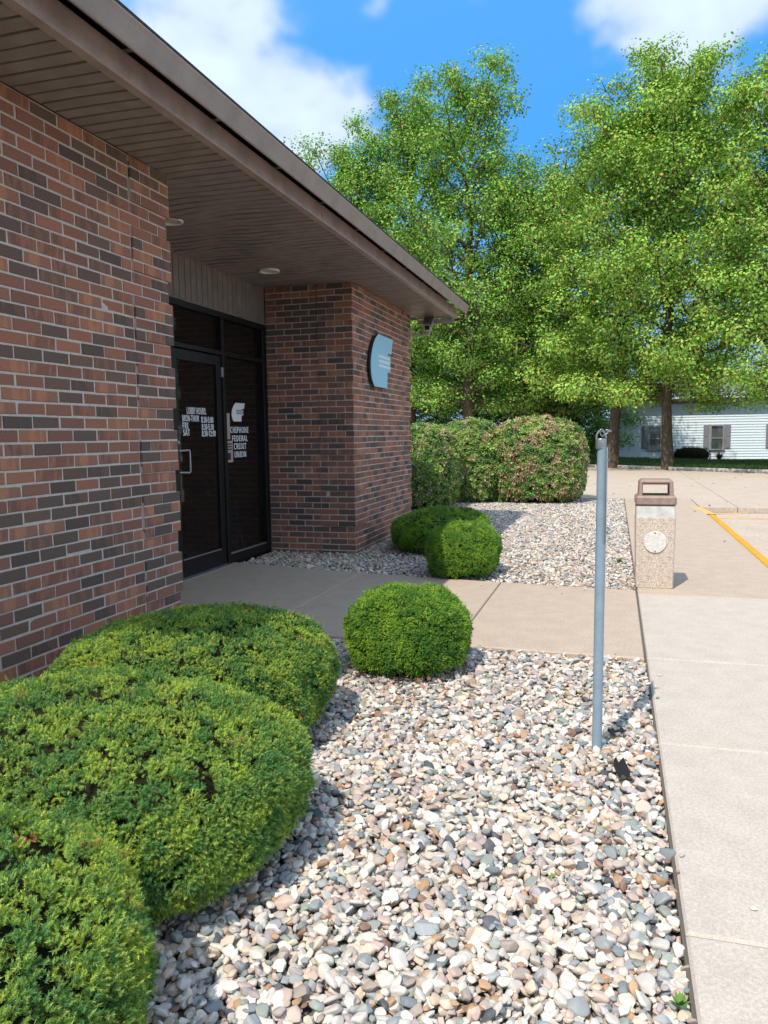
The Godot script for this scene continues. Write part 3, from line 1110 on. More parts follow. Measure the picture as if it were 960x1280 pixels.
	boxpart(panel, "trim", Vector3(DOOR_X - 0.02, 2.583, PIER_Z + 0.004) + off, Vector3(DOOR_X + 0.006, 2.6, -4.9) + off, M.panel, 0.003)
	boxpart(panel, "trim", Vector3(DOOR_X - 0.02, 2.985, PIER_Z + 0.004) + off, Vector3(DOOR_X + 0.006, 2.998, -4.9) + off, M.panel, 0.003)
	# --- glazed front
	var sf := Acc.new()
	sf.xf = Transform3D(Basis.IDENTITY, off)
	var x0 := DOOR_X - 0.1
	var x1 := DOOR_X
	boxpart(b, "head_frame", Vector3(x0, 2.525, PIER_Z + 0.003) + off, Vector3(x1, 2.583, -4.9) + off, M.bronze, 0.004)
	for q in [[-8.349, -8.27], [-7.36, -7.3], [-6.34, -6.27], [-5.03, -4.95]]:
		boxpart(b, "mullion", Vector3(x0, 0.0, q[0]) + off, Vector3(x1, 2.525, q[1]) + off, M.bronze, 0.004)
	for q in [[-8.27, -7.36], [-7.3, -6.34], [-6.27, -5.03]]:
		boxpart(b, "transom_bar", Vector3(x0, 2.15, q[0]) + off, Vector3(x1, 2.195, q[1]) + off, M.bronze, 0.004)
		boxpart(b, "transom_pane", Vector3(DOOR_X - 0.055, 2.195, q[0]) + off, Vector3(DOOR_X - 0.0545, 2.525, q[1]) + off, M.glass)
	# sidelights
	var side := Node3D.new()
	side.name = "sidelight"
	b.add_child(side, true)
	var side2 := Node3D.new()
	side2.name = "sidelight"
	b.add_child(side2, true)
	for q in [[side, -8.27, -7.36], [side2, -6.27, -5.03]]:
		boxpart(q[0], "pane", Vector3(DOOR_X - 0.055, 0.09, q[1]) + off, Vector3(DOOR_X - 0.0545, 2.15, q[2]) + off, M.glass)
		boxpart(q[0], "bottom_rail", Vector3(x0, 0.0, q[1]) + off, Vector3(x1, 0.09, q[2]) + off, M.bronze, 0.004)
		boxpart(q[0], "glazing_bead", Vector3(DOOR_X - 0.05, 0.09, q[1]) + off, Vector3(DOOR_X - 0.02, 0.105, q[2]) + off, M.alu, 0.002)
	# the door leaf
	var door := Node3D.new()
	door.name = "door"
	b.add_child(door)
	door.set_meta("label", "dark framed glass door with white opening hours")
	var dx0 := DOOR_X - 0.065
	var dx1 := DOOR_X - 0.018
	boxpart(door, "stile", Vector3(dx0, 0.012, -6.447) + off, Vector3(dx1, 2.142, -6.345) + off, M.bronze, 0.004)
	boxpart(door, "stile", Vector3(dx0, 0.012, -7.295) + off, Vector3(dx1, 2.142, -7.2) + off, M.bronze, 0.004)
	boxpart(door, "top_rail", Vector3(dx0, 2.04, -7.2) + off, Vector3(dx1, 2.142, -6.447) + off, M.bronze, 0.004)
	boxpart(door, "bottom_rail", Vector3(dx0, 0.012, -7.2) + off, Vector3(dx1, 0.17, -6.447) + off, M.bronze, 0.004)
	boxpart(door, "glazing_bead", Vector3(DOOR_X - 0.035, 0.17, -7.2) + off, Vector3(DOOR_X - 0.022, 0.18, -6.447) + off, M.alu, 0.002)
	boxpart(door, "pane", Vector3(DOOR_X - 0.042, 0.17, -7.2) + off, Vector3(DOOR_X - 0.0415, 2.04, -6.447) + off, M.glass)
	boxpart(b, "threshold", Vector3(DOOR_X - 0.1, -0.003, -7.3) + off, Vector3(DOOR_X + 0.05, 0.01, -6.34) + off, M.alu, 0.004)
	var ha := Acc.new()
	ha.xf = Transform3D(Basis.IDENTITY, off)
	var hp := PackedVector3Array()
	for q in [[0.0, 1.2], [0.05, 1.205], [0.055, 1.19], [0.055, 1.01], [0.05, 0.995], [0.0, 1.0]]:
		hp.append(Vector3(dx1 + q[0], q[1], -6.43 - (0.1 if q[0] > 0.03 else 0.0)))
	var hr := PackedFloat32Array()
	hr.resize(hp.size())
	hr.fill(0.011)
	ha.tube(hp, hr, 8)
	part(door, "handle", ha.mesh(), M.galv)
	boxpart(door, "handle_plate", Vector3(dx1, 0.98, -6.44) + off, Vector3(dx1 + 0.006, 1.22, -6.39) + off, M.bronze, 0.002)
	var lk := Acc.new()
	lk.xf = Transform3D(Basis.IDENTITY, off)
	lk.tube(PackedVector3Array([Vector3(dx1, 1.28, -6.42), Vector3(dx1 + 0.012, 1.28, -6.42)]), PackedFloat32Array([0.016, 0.014]), 14)
	part(door, "lock", lk.mesh(), M.metal)
	boxpart(door, "hinge", Vector3(dx1, 1.93, -7.32) + off, Vector3(dx1 + 0.02, 2.03, -7.28) + off, M.galv, 0.003)
	# lettering
	var tx := DOOR_X - 0.0395
	for q in [["LOBBY HOURS:", 6.635, 7.0, 1.61, 1.545], ["MON-THUR", 6.55, 6.86, 1.535, 1.475], ["8:30-5:00", 6.9, 7.14, 1.525, 1.465], ["FRI", 6.55, 6.655, 1.465, 1.405], ["8:30-5:30", 6.905, 7.145, 1.455, 1.395], ["SAT", 6.555, 6.675, 1.4, 1.34], ["8:30-12:00", 6.905, 7.18, 1.39, 1.33]]:
		lettering(door, q[0], tx, q[1], q[2], q[3], q[4], off)
	tx = DOOR_X - 0.0525
	for q in [["CHIPHONE", 7.525, 7.955, 1.43, 1.365], ["FEDERAL", 7.56, 7.925, 1.338, 1.275], ["CREDIT", 7.595, 7.89, 1.255, 1.19], ["UNION", 7.605, 7.88, 1.168, 1.103]]:
		lettering(side, q[0], tx, q[1], q[2], q[3], q[4], off)
	var lg := Acc.new()
	lg.xf = Transform3D(Basis(Vector3(0, 0, -1), Vector3.UP, Vector3(1, 0, 0)), Vector3(tx, 1.487, -7.57) + off)
	lg.prism(logo(0.31, 0.198), 0.0, 0.0015)
	part(side, "logo", lg.mesh(), M.print_white)
	for k in 3:
		var st := Acc.new()
		st.xf = Transform3D(Basis(Vector3(0, 0, -1), Vector3.UP, Vector3(1, 0, 0)), Vector3(tx, 1.487, -7.57) + off)
		st.box(Vector3(0.1, 0.079 + k * 0.018, 0.0016), Vector3(0.262, 0.087 + k * 0.018, 0.0024))
		part(side, "logo_stripe", st.mesh(), M.ink)
	return b

func lettering(parent: Node3D, s: String, x: float, s0: float, s1: float, top: float, bottom: float, off: Vector3) -> void:
	var f := SystemFont.new()
	f.font_names = PackedStringArray(["Droid Sans"])
	f.font_weight = 700
	var t := TextMesh.new()
	t.text = s
	t.font = f
	t.font_size = 48
	t.pixel_size = 0.01
	t.depth = 0.001
	t.curve_step = 4.0
	var box := t.get_aabb()
	var o := part(parent, "lettering", t, M.print_white)
	var sx := (s1 - s0) / box.size.x
	var sy := (top - bottom) / box.size.y
	var bas := Basis(Vector3(0, 0, -1) * sx, Vector3.UP * sy, Vector3(1, 0, 0))
	var ce := box.get_center()
	o.transform = Transform3D(bas, Vector3(x, (top + bottom) / 2, -(s0 + s1) / 2) + off - bas * Vector3(ce.x, ce.y, 0))

# the emblem's outline: round-backed block with a notch and a step, w wide and h high
func logo(w: float, h: float) -> PackedVector2Array:
	var p := PackedVector2Array()
	var right := [Vector2(0.13, 0.0), Vector2(0.70, 0.0), Vector2(0.725, 0.32), Vector2(0.855, 0.335), Vector2(0.86, 0.645), Vector2(0.75, 0.645), Vector2(0.755, 0.69), Vector2(0.915, 0.695), Vector2(1.0, 1.0), Vector2(0.32, 1.0)]
	for q in right:
		p.append(q)
	# round back from the top to the bottom left
	for k in range(1, 9):
		var a := k / 9.0
		var pt := Vector2(0.32, 1.0).lerp(Vector2(0.13, 0.0), a)
		pt += Vector2(-0.225, 0.0) * pow(sin(PI * a), 0.62)
		p.append(pt)
	for k in p.size():
		p[k] = p[k] * Vector2(w, h)
	return p

# ------------------------------------------------------------------ fittings on the building
func fittings() -> void:
	var sg := thing("logo_sign", "pale blue cut-out logo sign with three white stripes on the brick pier", "sign", Vector3(WALL_X + 0.02, 1.9, -8.87))
	var bas := Basis(Vector3(0, 0, -1), Vector3.UP, Vector3(1, 0, 0))
	var a := Acc.new()
	a.xf = Transform3D(bas, Vector3.ZERO)
	a.prism(logo(0.96, 0.63), 0.004, 0.03)
	part(sg, "edge", a.mesh(), M.sign_edge)
	a = Acc.new()
	a.xf = Transform3D(bas, Vector3(0.0302, 0.0, -0.004))
	a.prism(logo(0.95, 0.63), 0.0, 0.004)
	part(sg, "face", a.mesh(), M.sign_blue)
	for k in 3:
		a = Acc.new()
		a.xf = Transform3D(bas, Vector3(0.0345, 0.0, 0.0))
		a.box(Vector3(0.3, 0.245 + k * 0.056, 0), Vector3(0.812, 0.273 + k * 0.056, 0.003))
		part(sg, "stripe", a.mesh(), M.sign_white)
	# recessed lights in the soffit
	for q in [[Vector3(-3.39, 2.996, -7.5), "round white recessed light in the soffit before the glass door"], [Vector3(-3.33, 2.996, -5.54), "round white recessed light in the soffit half hidden by the long wall"]]:
		var o := thing("recessed_light", q[1], "ceiling light", q[0], "recessed lights in the eave")
		var t := Acc.new()
		var pts := PackedVector3Array()
		for r in [[0.075, 0.004], [0.078, -0.012], [0.1, -0.016], [0.105, -0.01], [0.105, 0.006]]:
			for s in 24:
				pts.append(Vector3(cos(TAU * s / 24) * r[0], r[1], sin(TAU * s / 24) * r[0]))
		t.grid(pts, 5, 24, true)
		part(o, "trim", t.mesh(), M.white_trim)
		t = Acc.new()
		t.tube(PackedVector3Array([Vector3(0, 0.01, 0), Vector3(0, -0.004, 0)]), PackedFloat32Array([0.077, 0.077]), 24)
		part(o, "lens", t.mesh(), M.lens_off)
	# security camera on the far corner of the pier
	var cam := thing("security_camera", "cream box security camera on a wall bracket under the eave end", "camera", Vector3(-2.79, 2.72, -10.93))
	a = Acc.new()
	a.box(Vector3(-0.012, -0.075, -0.04), Vector3(0.008, 0.075, 0.04), 0.004)
	part(cam, "wall_plate", a.mesh(), M.cream)
	a = Acc.new()
	a.tube(PackedVector3Array([Vector3(0, 0.0, 0), Vector3(0.14, -0.005, 0.0), Vector3(0.26, 0.0, 0.02), Vector3(0.28, 0.04, 0.02)]), PackedFloat32Array([0.022, 0.022, 0.022, 0.02]), 10)
	part(cam, "bracket", a.mesh(), M.cream)
	var tilt := Transform3D(Basis.from_euler(Vector3(0.42, 0.12, 0)), Vector3(0.24, 0.14, -0.04))
	a = Acc.new()
	a.xf = tilt
	a.box(Vector3(-0.055, -0.055, -0.2), Vector3(0.055, 0.05, 0.14), 0.012)
	part(cam, "housing", a.mesh(), M.cream)
	a = Acc.new()
	a.xf = tilt
	a.box(Vector3(-0.066, 0.051, -0.2), Vector3(0.066, 0.06, 0.17), 0.004)
	a.box(Vector3(0.06, 0.0, -0.2), Vector3(0.067, 0.05, 0.16), 0.003)
	part(cam, "sun_shield", a.mesh(), M.galv)
	a = Acc.new()
	a.xf = tilt
	a.box(Vector3(-0.033, -0.03, 0.1395), Vector3(0.033, 0.03, 0.146), 0.003)
	part(cam, "lens_window", a.mesh(), M.black)
	# notices stuck inside the sidelight
	for q in [[7.392, 7.515, 1.298, 1.572, "plain tan paper notice on the sidelight glass beside the white emblem"], [7.405, 7.566, 1.056, 1.282, "framed tan notice with dark print low on the sidelight glass"]]:
		var o := thing("paper_notice", q[4], "notice", Vector3(DOOR_X - 0.0525, q[2], -q[0]), "notices on the entrance glass")
		var w: float = q[1] - q[0]
		var h: float = q[3] - q[2]
		a = Acc.new()
		a.box(Vector3(0, 0, -w), Vector3(0.002, h, 0))
		part(o, "sheet", a.mesh(), M.paper)
		if h < 0.25:
			for k in 3:
				a = Acc.new()
				a.box(Vector3(0.0021, h - 0.04 - k * 0.028, -w * 0.85), Vector3(0.0026, h - 0.026 - k * 0.028, -w * 0.12))
				part(o, "print_line", a.mesh(), M.ink)
			a = Acc.new()
			a.box(Vector3(0.0021, 0.025, -w * 0.7), Vector3(0.0026, 0.1, -w * 0.25))
			part(o, "print_panel", a.mesh(), M.ink)
	# blue form behind the sidelight, kind unknown, built as a drape
	var blue_form := thing("blue_item", "dark blue draped object on the floor inside the sidelight glass", "cloth", Vector3(-4.02, 0.0, -7.72))
	var pts2 := PackedVector3Array()
	var nz := noise(90, 2.2, 2)
	for r in 12:
		var y := 0.62 * (1.0 - r / 11.0)
		var rad := 0.05 + 0.09 * sin(PI * minf(1.0, (r + 1) / 9.0)) + 0.04 * (r / 11.0)
		for s in 20:
			var an := TAU * s / 20
			var rr := rad * (1.0 + 0.35 * nz.get_noise_3d(cos(an) * 1.4, y * 3.0, sin(an) * 1.4) + 0.12 * sin(an * 5.0 + r * 0.5))
			pts2.append(Vector3(cos(an) * rr * 0.7, y, sin(an) * rr + 0.05 * sin(r * 0.7)))
	a = Acc.new()
	a.grid(pts2, 12, 20, true)
	part(blue_form, "drape", a.mesh(), M.blue_item)
	a = Acc.new()
	a.tube(PackedVector3Array([Vector3(0.09, 0.02, -0.14), Vector3(0.09, 0.3, 0.0)]), PackedFloat32Array([0.018, 0.014]), 6)
	part(blue_form, "pale_strip", a.mesh(), M.white_trim)

# ------------------------------------------------------------------ post and bin
func post_and_bin() -> void:
	var p := thing("metal_post", "slim blue-grey metal post standing in the river gravel", "post", Vector3(-0.055, -0.03, -3.352))
	var a := Acc.new()
	var lean := Vector3(0.006, 0, 0.0)
	a.tube(PackedVector3Array([Vector3(0, -0.1, 0), lean * 0.5 + Vector3(0, 0.65, 0), lean + Vector3(0, 1.29, 0)]), PackedFloat32Array([0.0205, 0.0205, 0.0205]), 24)
	part(p, "tube", a.mesh(), M.post)
	a = Acc.new()
	a.tube(PackedVector3Array([Vector3(0, 1.285, 0), Vector3(0, 1.287, 0), Vector3(0, 1.325, 0), Vector3(0, 1.328, 0)]), PackedFloat32Array([0.019, 0.0225, 0.0225, 0.02]), 24)
	part(p, "cap", a.mesh(), M.galv)
	a = Acc.new()
	var ring := PackedVector3Array()
	var rr := PackedFloat32Array()
	for k in 15:
		var an := PI * 1.12 * k / 14.0 - 0.19
		ring.append(Vector3(cos(an) * 0.019, 1.33 + sin(an) * 0.03, 0))
		rr.append(0.0042)
	a.tube(ring, rr, 8)
	part(p, "loop", a.mesh(), M.galv)
	for k in 3:
		a = Acc.new()
		ring = PackedVector3Array()
		rr = PackedFloat32Array()
		for j in 13:
			var an := TAU * j / 12.0
			ring.append(Basis.from_euler(Vector3(k * 0.9, 0.5 + k * 1.2, 0.4)) * Vector3(cos(an) * 0.009, sin(an) * 0.015, 0) + Vector3(0.004 + k * 0.012, 1.352 + k * 0.004 - (k % 2) * 0.012, 0.004))
			rr.append(0.0026)
		a.tube(ring, rr, 6, false)
		part(p, "chain_link", a.mesh(), M.galv)
	# sign plate bolted on, seen along its edge
	var sp := thing("sign_plate", "thin bare metal sign plate bolted edge-on to the blue-grey post", "sign", Vector3(-0.03, 0.86, -3.40))
	a = Acc.new()
	a.box(Vector3(-0.001, 0, -0.12), Vector3(0.0015, 0.4, 0.1), 0.0005)
	part(sp, "plate", a.mesh(), M.alu)
	for y in [0.05, 0.35]:
		a = Acc.new()
		a.tube(PackedVector3Array([Vector3(-0.006, y, 0.045), Vector3(0.008, y, 0.045)]), PackedFloat32Array([0.006, 0.006]), 8)
		part(sp, "bolt", a.mesh(), M.galv)

	var b := thing("litter_bin", "square exposed aggregate litter bin with brown open lid and round white plate", "bin", Vector3(0.337, 0.0, -7.065))
	# tapering pebbled body: square rings with rounded corners
	a = Acc.new()
	var pts := PackedVector3Array()
	var prof := [[0.146, 0.0], [0.152, 0.012], [0.156, 0.3], [0.161, 0.595], [0.157, 0.605]]
	for q in prof:
		for s in 24:
			pts.append(round_square(s, 24, q[0], 0.018) + Vector3(0, q[1], 0))
	a.grid(pts, prof.size(), 24, true, true)
	part(b, "body", a.mesh(), M.aggregate)
	a = Acc.new()
	pts = PackedVector3Array()
	for q in [[0.1565, 0.6], [0.157, 0.602], [0.157, 0.7]]:
		for s in 24:
			pts.append(round_square(s, 24, q[0], 0.014) + Vector3(0, q[1], 0))
	a.grid(pts, 3, 24, true, true)
	part(b, "band", a.mesh(), M.bin_white)
	a = Acc.new()
	a.box(Vector3(-0.165, 0.7, -0.165), Vector3(0.165, 0.787, 0.165), 0.018)
	var lid := part(b, "lid", a.mesh(), M.bin_brown)
	for sx in [-1.0, 1.0]:
		for sz in [-1.0, 1.0]:
			a = Acc.new()
			a.tube(PackedVector3Array([Vector3(sx * 0.124, 0.78, sz * 0.12), Vector3(sx * 0.12, 0.9, sz * 0.1)]), PackedFloat32Array([0.018, 0.017]), 8)
			part(lid, "lid_post", a.mesh(), M.bin_brown)
	a = Acc.new()
	a.box(Vector3(-0.135, 0.878, -0.115), Vector3(0.135, 0.92, 0.115), 0.017)
	part(lid, "lid_top", a.mesh(), M.bin_brown)
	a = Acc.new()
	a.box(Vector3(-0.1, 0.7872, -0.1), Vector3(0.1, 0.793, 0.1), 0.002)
	part(lid, "opening", a.mesh(), M.black)  # black plate on the solid lid, painted for the dark of a hole
	a = Acc.new()
	a.tube(PackedVector3Array([Vector3(0, 0.398, 0.15), Vector3(0, 0.3985, 0.163), Vector3(0, 0.3985, 0.165)]), PackedFloat32Array([0.092, 0.092, 0.089]), 32)
	var disc := part(b, "round_plate", a.mesh(), M.disc)
	for y in [0.476, 0.32]:
		a = Acc.new()
		a.tube(PackedVector3Array([Vector3(0, y, 0.163), Vector3(0, y, 0.169)]), PackedFloat32Array([0.006, 0.005]), 8)
		part(disc, "screw", a.mesh(), M.stem)

func round_square(s: int, count: int, half: float, r: float) -> Vector3:
	var per := count / 4
	var side := s / per
	var k := float(s % per) / (per - 1)
	var c: Vector2 = [Vector2(1, 1), Vector2(-1, 1), Vector2(-1, -1), Vector2(1, -1)][side] * (half - r)
	var an := PI / 2 * (side + k)
	return Vector3(c.x + cos(an) * r, 0, c.y + sin(an) * r)

# ------------------------------------------------------------------ shrubs
# a tuft of five short shoots, each set with flat needles
func needle_sprig(sd: int) -> ArrayMesh:
	var r := RandomNumberGenerator.new()
	r.seed = sd
	var a := Acc.new()
	for sh in 8:
		var foot := Vector3(r.randfn() * 0.012, r.randf_range(-0.01, 0.004), r.randfn() * 0.012)
		var axis := Vector3(r.randfn() * 0.55, 1.0, r.randfn() * 0.55).normalized()
		var side := axis.cross(Vector3(r.randfn(), 0, r.randfn())).normalized()
		var oth := axis.cross(side)
		var len := r.randf_range(0.01, 0.019)
		var tone := r.randf_range(0.72, 1.22)
		a.col = Color(tone * r.randf_range(0.85, 1.2), tone, tone * r.randf_range(0.8, 1.1))
		for k in 13:
			var s := 0.1 + 0.9 * k / 12.0
			var an := k * 2.4 + r.randf() * 0.6
			var out := side * cos(an) + oth * sin(an)
			var d := (out * lerpf(1.0, 0.55, s) + axis * lerpf(0.35, 0.8, s)).normalized()
			var L := r.randf_range(0.007, 0.0115)
			var w := d.cross(axis).normalized() * 0.0017
			var f := foot + axis * len * s
			a.tri(f - w, f + w, f + d * L)
	var m := a.mesh()
	m.surface_set_material(0, M.needle)
	return m

func leaf_sprig(sd: int, count: int, size: float, spread: float) -> ArrayMesh:
	var r := RandomNumberGenerator.new()
	r.seed = sd
	var a := Acc.new()
	for k in count:
		var an := k * 2.4 + r.randf() * 0.6
		var out := Vector3(cos(an), 0, sin(an))
		var d := (out + Vector3.UP * r.randf_range(-0.1, 0.7)).normalized()
		var L := size * r.randf_range(0.75, 1.2)
		var w := d.cross(Vector3.UP).normalized() * L * 0.26
		var b := Vector3(0, spread * k / count, 0) + out * 0.006
		var lift := d.cross(w).normalized() * L * 0.06
		a.quad(b, b + d * L * 0.5 + w - lift, b + d * L, b + d * L * 0.5 - w - lift)
	var m := a.mesh()
	m.surface_set_material(0, M.shrub_leaf)
	return m

var sprigs: Array[ArrayMesh] = []
var leaf_sprigs: Array[ArrayMesh] = []

# a clipped shrub: rounded block with radii r, its foliage a shell of sprigs round a dark twiggy core
func shrub(called: String, label: String, at: Vector3, rx: float, rz: float, h: float, n: float, count: int, look: String, group: String, sd: int) -> void:
	var o := thing(called, label, "shrub", at, group)
	var lump := noise(sd, 2.2 if look != "euonymus" else 1.2, 3)
	var knob := noise(sd + 90, 13.0 if look != "euonymus" else 5.0, 2)
	var hue := noise(sd + 50, 2.6 if look != "euonymus" else 1.4, 3)
	var rr := Vector3(rx, h * 0.54, rz)
	var yc := h * 0.46
	var amp := 0.035 if look != "euonymus" else 0.06
	var surf := func(d: Vector3) -> Vector3:
		var k := pow(pow(absf(d.x) / rr.x, n) + pow(absf(d.y) / rr.y, n) + pow(absf(d.z) / rr.z, n), -1.0 / n)
		var p := d * k
		return p * (1.0 + amp * lump.get_noise_3dv(p * 1.6 + Vector3(sd, 0, 0)) / maxf(0.25, p.length()) * 1.2) + Vector3(0, yc, 0)
	# core
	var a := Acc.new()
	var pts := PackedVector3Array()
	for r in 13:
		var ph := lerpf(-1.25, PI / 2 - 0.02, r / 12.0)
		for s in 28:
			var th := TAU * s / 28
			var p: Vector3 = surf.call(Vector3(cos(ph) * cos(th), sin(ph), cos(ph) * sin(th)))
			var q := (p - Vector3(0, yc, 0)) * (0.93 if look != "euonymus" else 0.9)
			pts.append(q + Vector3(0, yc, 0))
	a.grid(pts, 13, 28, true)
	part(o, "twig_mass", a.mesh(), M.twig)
	for k in 5:
		a = Acc.new()
		var an := k * 1.3 + sd
		a.tube(PackedVector3Array([Vector3(cos(an) * rx * 0.12, -0.06, sin(an) * rz * 0.12), Vector3(cos(an) * rx * 0.35, yc * 0.8, sin(an) * rz * 0.35)]), PackedFloat32Array([0.02, 0.012]) if look != "euonymus" else PackedFloat32Array([0.04, 0.02]), 7)
		part(o, "stem", a.mesh(), M.stem)
	var kinds := sprigs if look != "euonymus" else leaf_sprigs
	var xfs := []
	var cols := []
	for k in kinds.size():
		xfs.append([]); cols.append([])
	for k in count:
		var d := Vector3(rng.randfn(), rng.randfn(), rng.randfn())
		d = Vector3(d.x * rx, d.y * h * 0.5, d.z * rz).normalized()
		var p: Vector3 = surf.call(d)
		if p.y < 0.02 + (0.05 if look != "euonymus" else 0.1) * rng.randf():
			continue
		var e := p - Vector3(0, yc, 0)
		var nrm := Vector3(signf(e.x) * pow(absf(e.x) / rr.x, n - 1) / rr.x, signf(e.y) * pow(absf(e.y) / rr.y, n - 1) / rr.y, signf(e.z) * pow(absf(e.z) / rr.z, n - 1) / rr.z).normalized()
		var dep := rng.randf()
		p += nrm * knob.get_noise_3dv(p) * (0.011 if look != "euonymus" else 0.05)
		p -= nrm * dep * dep * (0.035 if look != "euonymus" else 0.1)
		# bare gaps where twigs have died back
		var g := hue.get_noise_3dv(p * 1.1 + Vector3(7, sd, 3))
		if look != "euonymus" and g < (-0.44 if sd == 3 else -0.62) and dep < 0.75:
			continue
		var up := (nrm + Vector3(rng.randfn(), rng.randfn() * 0.8 + 0.35, rng.randfn()) * (0.5 if look != "euonymus" else 0.6)).normalized()
		var sd2 := up.cross(Vector3(rng.randfn(), rng.randfn(), rng.randfn())).normalized()
		var sc := rng.randf_range(0.65, 1.0) if look != "euonymus" else rng.randf_range(0.75, 1.25)
		var bas := Basis(sd2, up, sd2.cross(up)).scaled(Vector3.ONE * sc)
		# leaf colour: patches of older and younger growth (noise) and chance, the same all over the shrub
		var patch := hue.get_noise_3dv(p * (2.0 if look != "euonymus" else 1.5))
		var young := clampf(0.42 + patch * 1.15 + rng.randfn() * 0.32, 0.0, 1.0)
		var pair: Array = {"yew": [Color(0.125, 0.29, 0.085), Color(0.45, 0.57, 0.095)], "dark": [Color(0.015, 0.035, 0.014), Color(0.04, 0.07, 0.02)],
			"yew_round": [Color(0.12, 0.29, 0.05), Color(0.36, 0.56, 0.065)], "euonymus": [Color(0.09, 0.2, 0.05), Color(0.27, 0.4, 0.08)]}[look]
		var col: Color = (pair[0] as Color).lerp(pair[1], young)
		if look == "yew" and rng.randf() < 0.005:
			col = Color(0.5, 0.2, 0.09)
		if look == "euonymus" and dep < 0.6:
			# autumn pink-brown in patches, on the widest shrub more than on the others
			var turning := clampf(0.3 + hue.get_noise_3dv(p * 2.2 + Vector3(3, 1, 8)) * 0.9, 0.05, 0.7) * (1.15 if sd == 11 else 0.5)
			if rng.randf() < turning:
				col = Color(0.38, 0.22, 0.16).lerp(Color(0.48, 0.37, 0.19), rng.randf())
		var kk := rng.randi() % kinds.size()
		xfs[kk].append(Transform3D(bas, p)); cols[kk].append(col)
	var fo := Node3D.new()
	fo.name = "foliage"
	o.add_child(fo)
	fo.set_meta("kind", "stuff")
	for k in kinds.size():
		scatter(fo, "sprigs", kinds[k], xfs[k], cols[k])

func shrubs() -> void:
	var g := "clipped evergreen shrubs along the wall"
	shrub("yew_shrub", "large clipped yew shrub with bare gaps, end of the row by the wall", Vector3(-1.72, -0.03, -1.0), 0.84, 0.68, 0.53, 2.6, 14500, "yew", g, 3)
	shrub("yew_shrub", "clipped yew shrub between two others along the brick wall", Vector3(-1.67, -0.03, -2.12), 0.71, 0.58, 0.5, 2.6, 13500, "yew", g, 4)
	shrub("yew_shrub", "clipped yew shrub next to the walkway, its far half in eave shadow", Vector3(-1.83, -0.03, -3.15), 0.585, 0.6, 0.53, 2.6, 12000, "yew", g, 5)
	var g2 := "round clipped green shrubs on the gravel"
	shrub("round_shrub", "bright green round clipped shrub alone on gravel before the walkway", Vector3(-1.131, -0.02, -4.297), 0.345, 0.32, 0.475, 2.5, 7500, "yew_round", g2, 6)
	shrub("round_shrub", "small round clipped shrub beyond the walkway, half sunlit", Vector3(-1.377, -0.02, -7.362), 0.335, 0.46, 0.495, 2.5, 6000, "yew_round", g2, 7)
	shrub("round_shrub", "low dark clipped shrub beside the brick pier in shade", Vector3(-1.949, -0.02, -9.032), 0.544, 0.75, 0.46, 2.6, 7000, "yew_round", g2, 8)
	var g3 := "tall shrubs behind the building"
	shrub("burning_bush", "tall leafy shrub touching the brick pier's far corner, shaded below", Vector3(-3.4, -0.02, -14.2), 0.6, 0.95, 1.5, 2.7, 9000, "euonymus", g3, 9)
	shrub("burning_bush", "tall leafy shrub between two others behind the gravel", Vector3(-2.78, -0.02, -15.5), 0.68, 0.62, 1.6, 2.7, 9000, "euonymus", g3, 10)
	shrub("burning_bush", "wide rounded shrub with pink-brown tips at the gravel's far end", Vector3(-1.456, -0.02, -15.716), 0.9, 0.8, 1.6, 3.0, 14000, "euonymus", g3, 11)

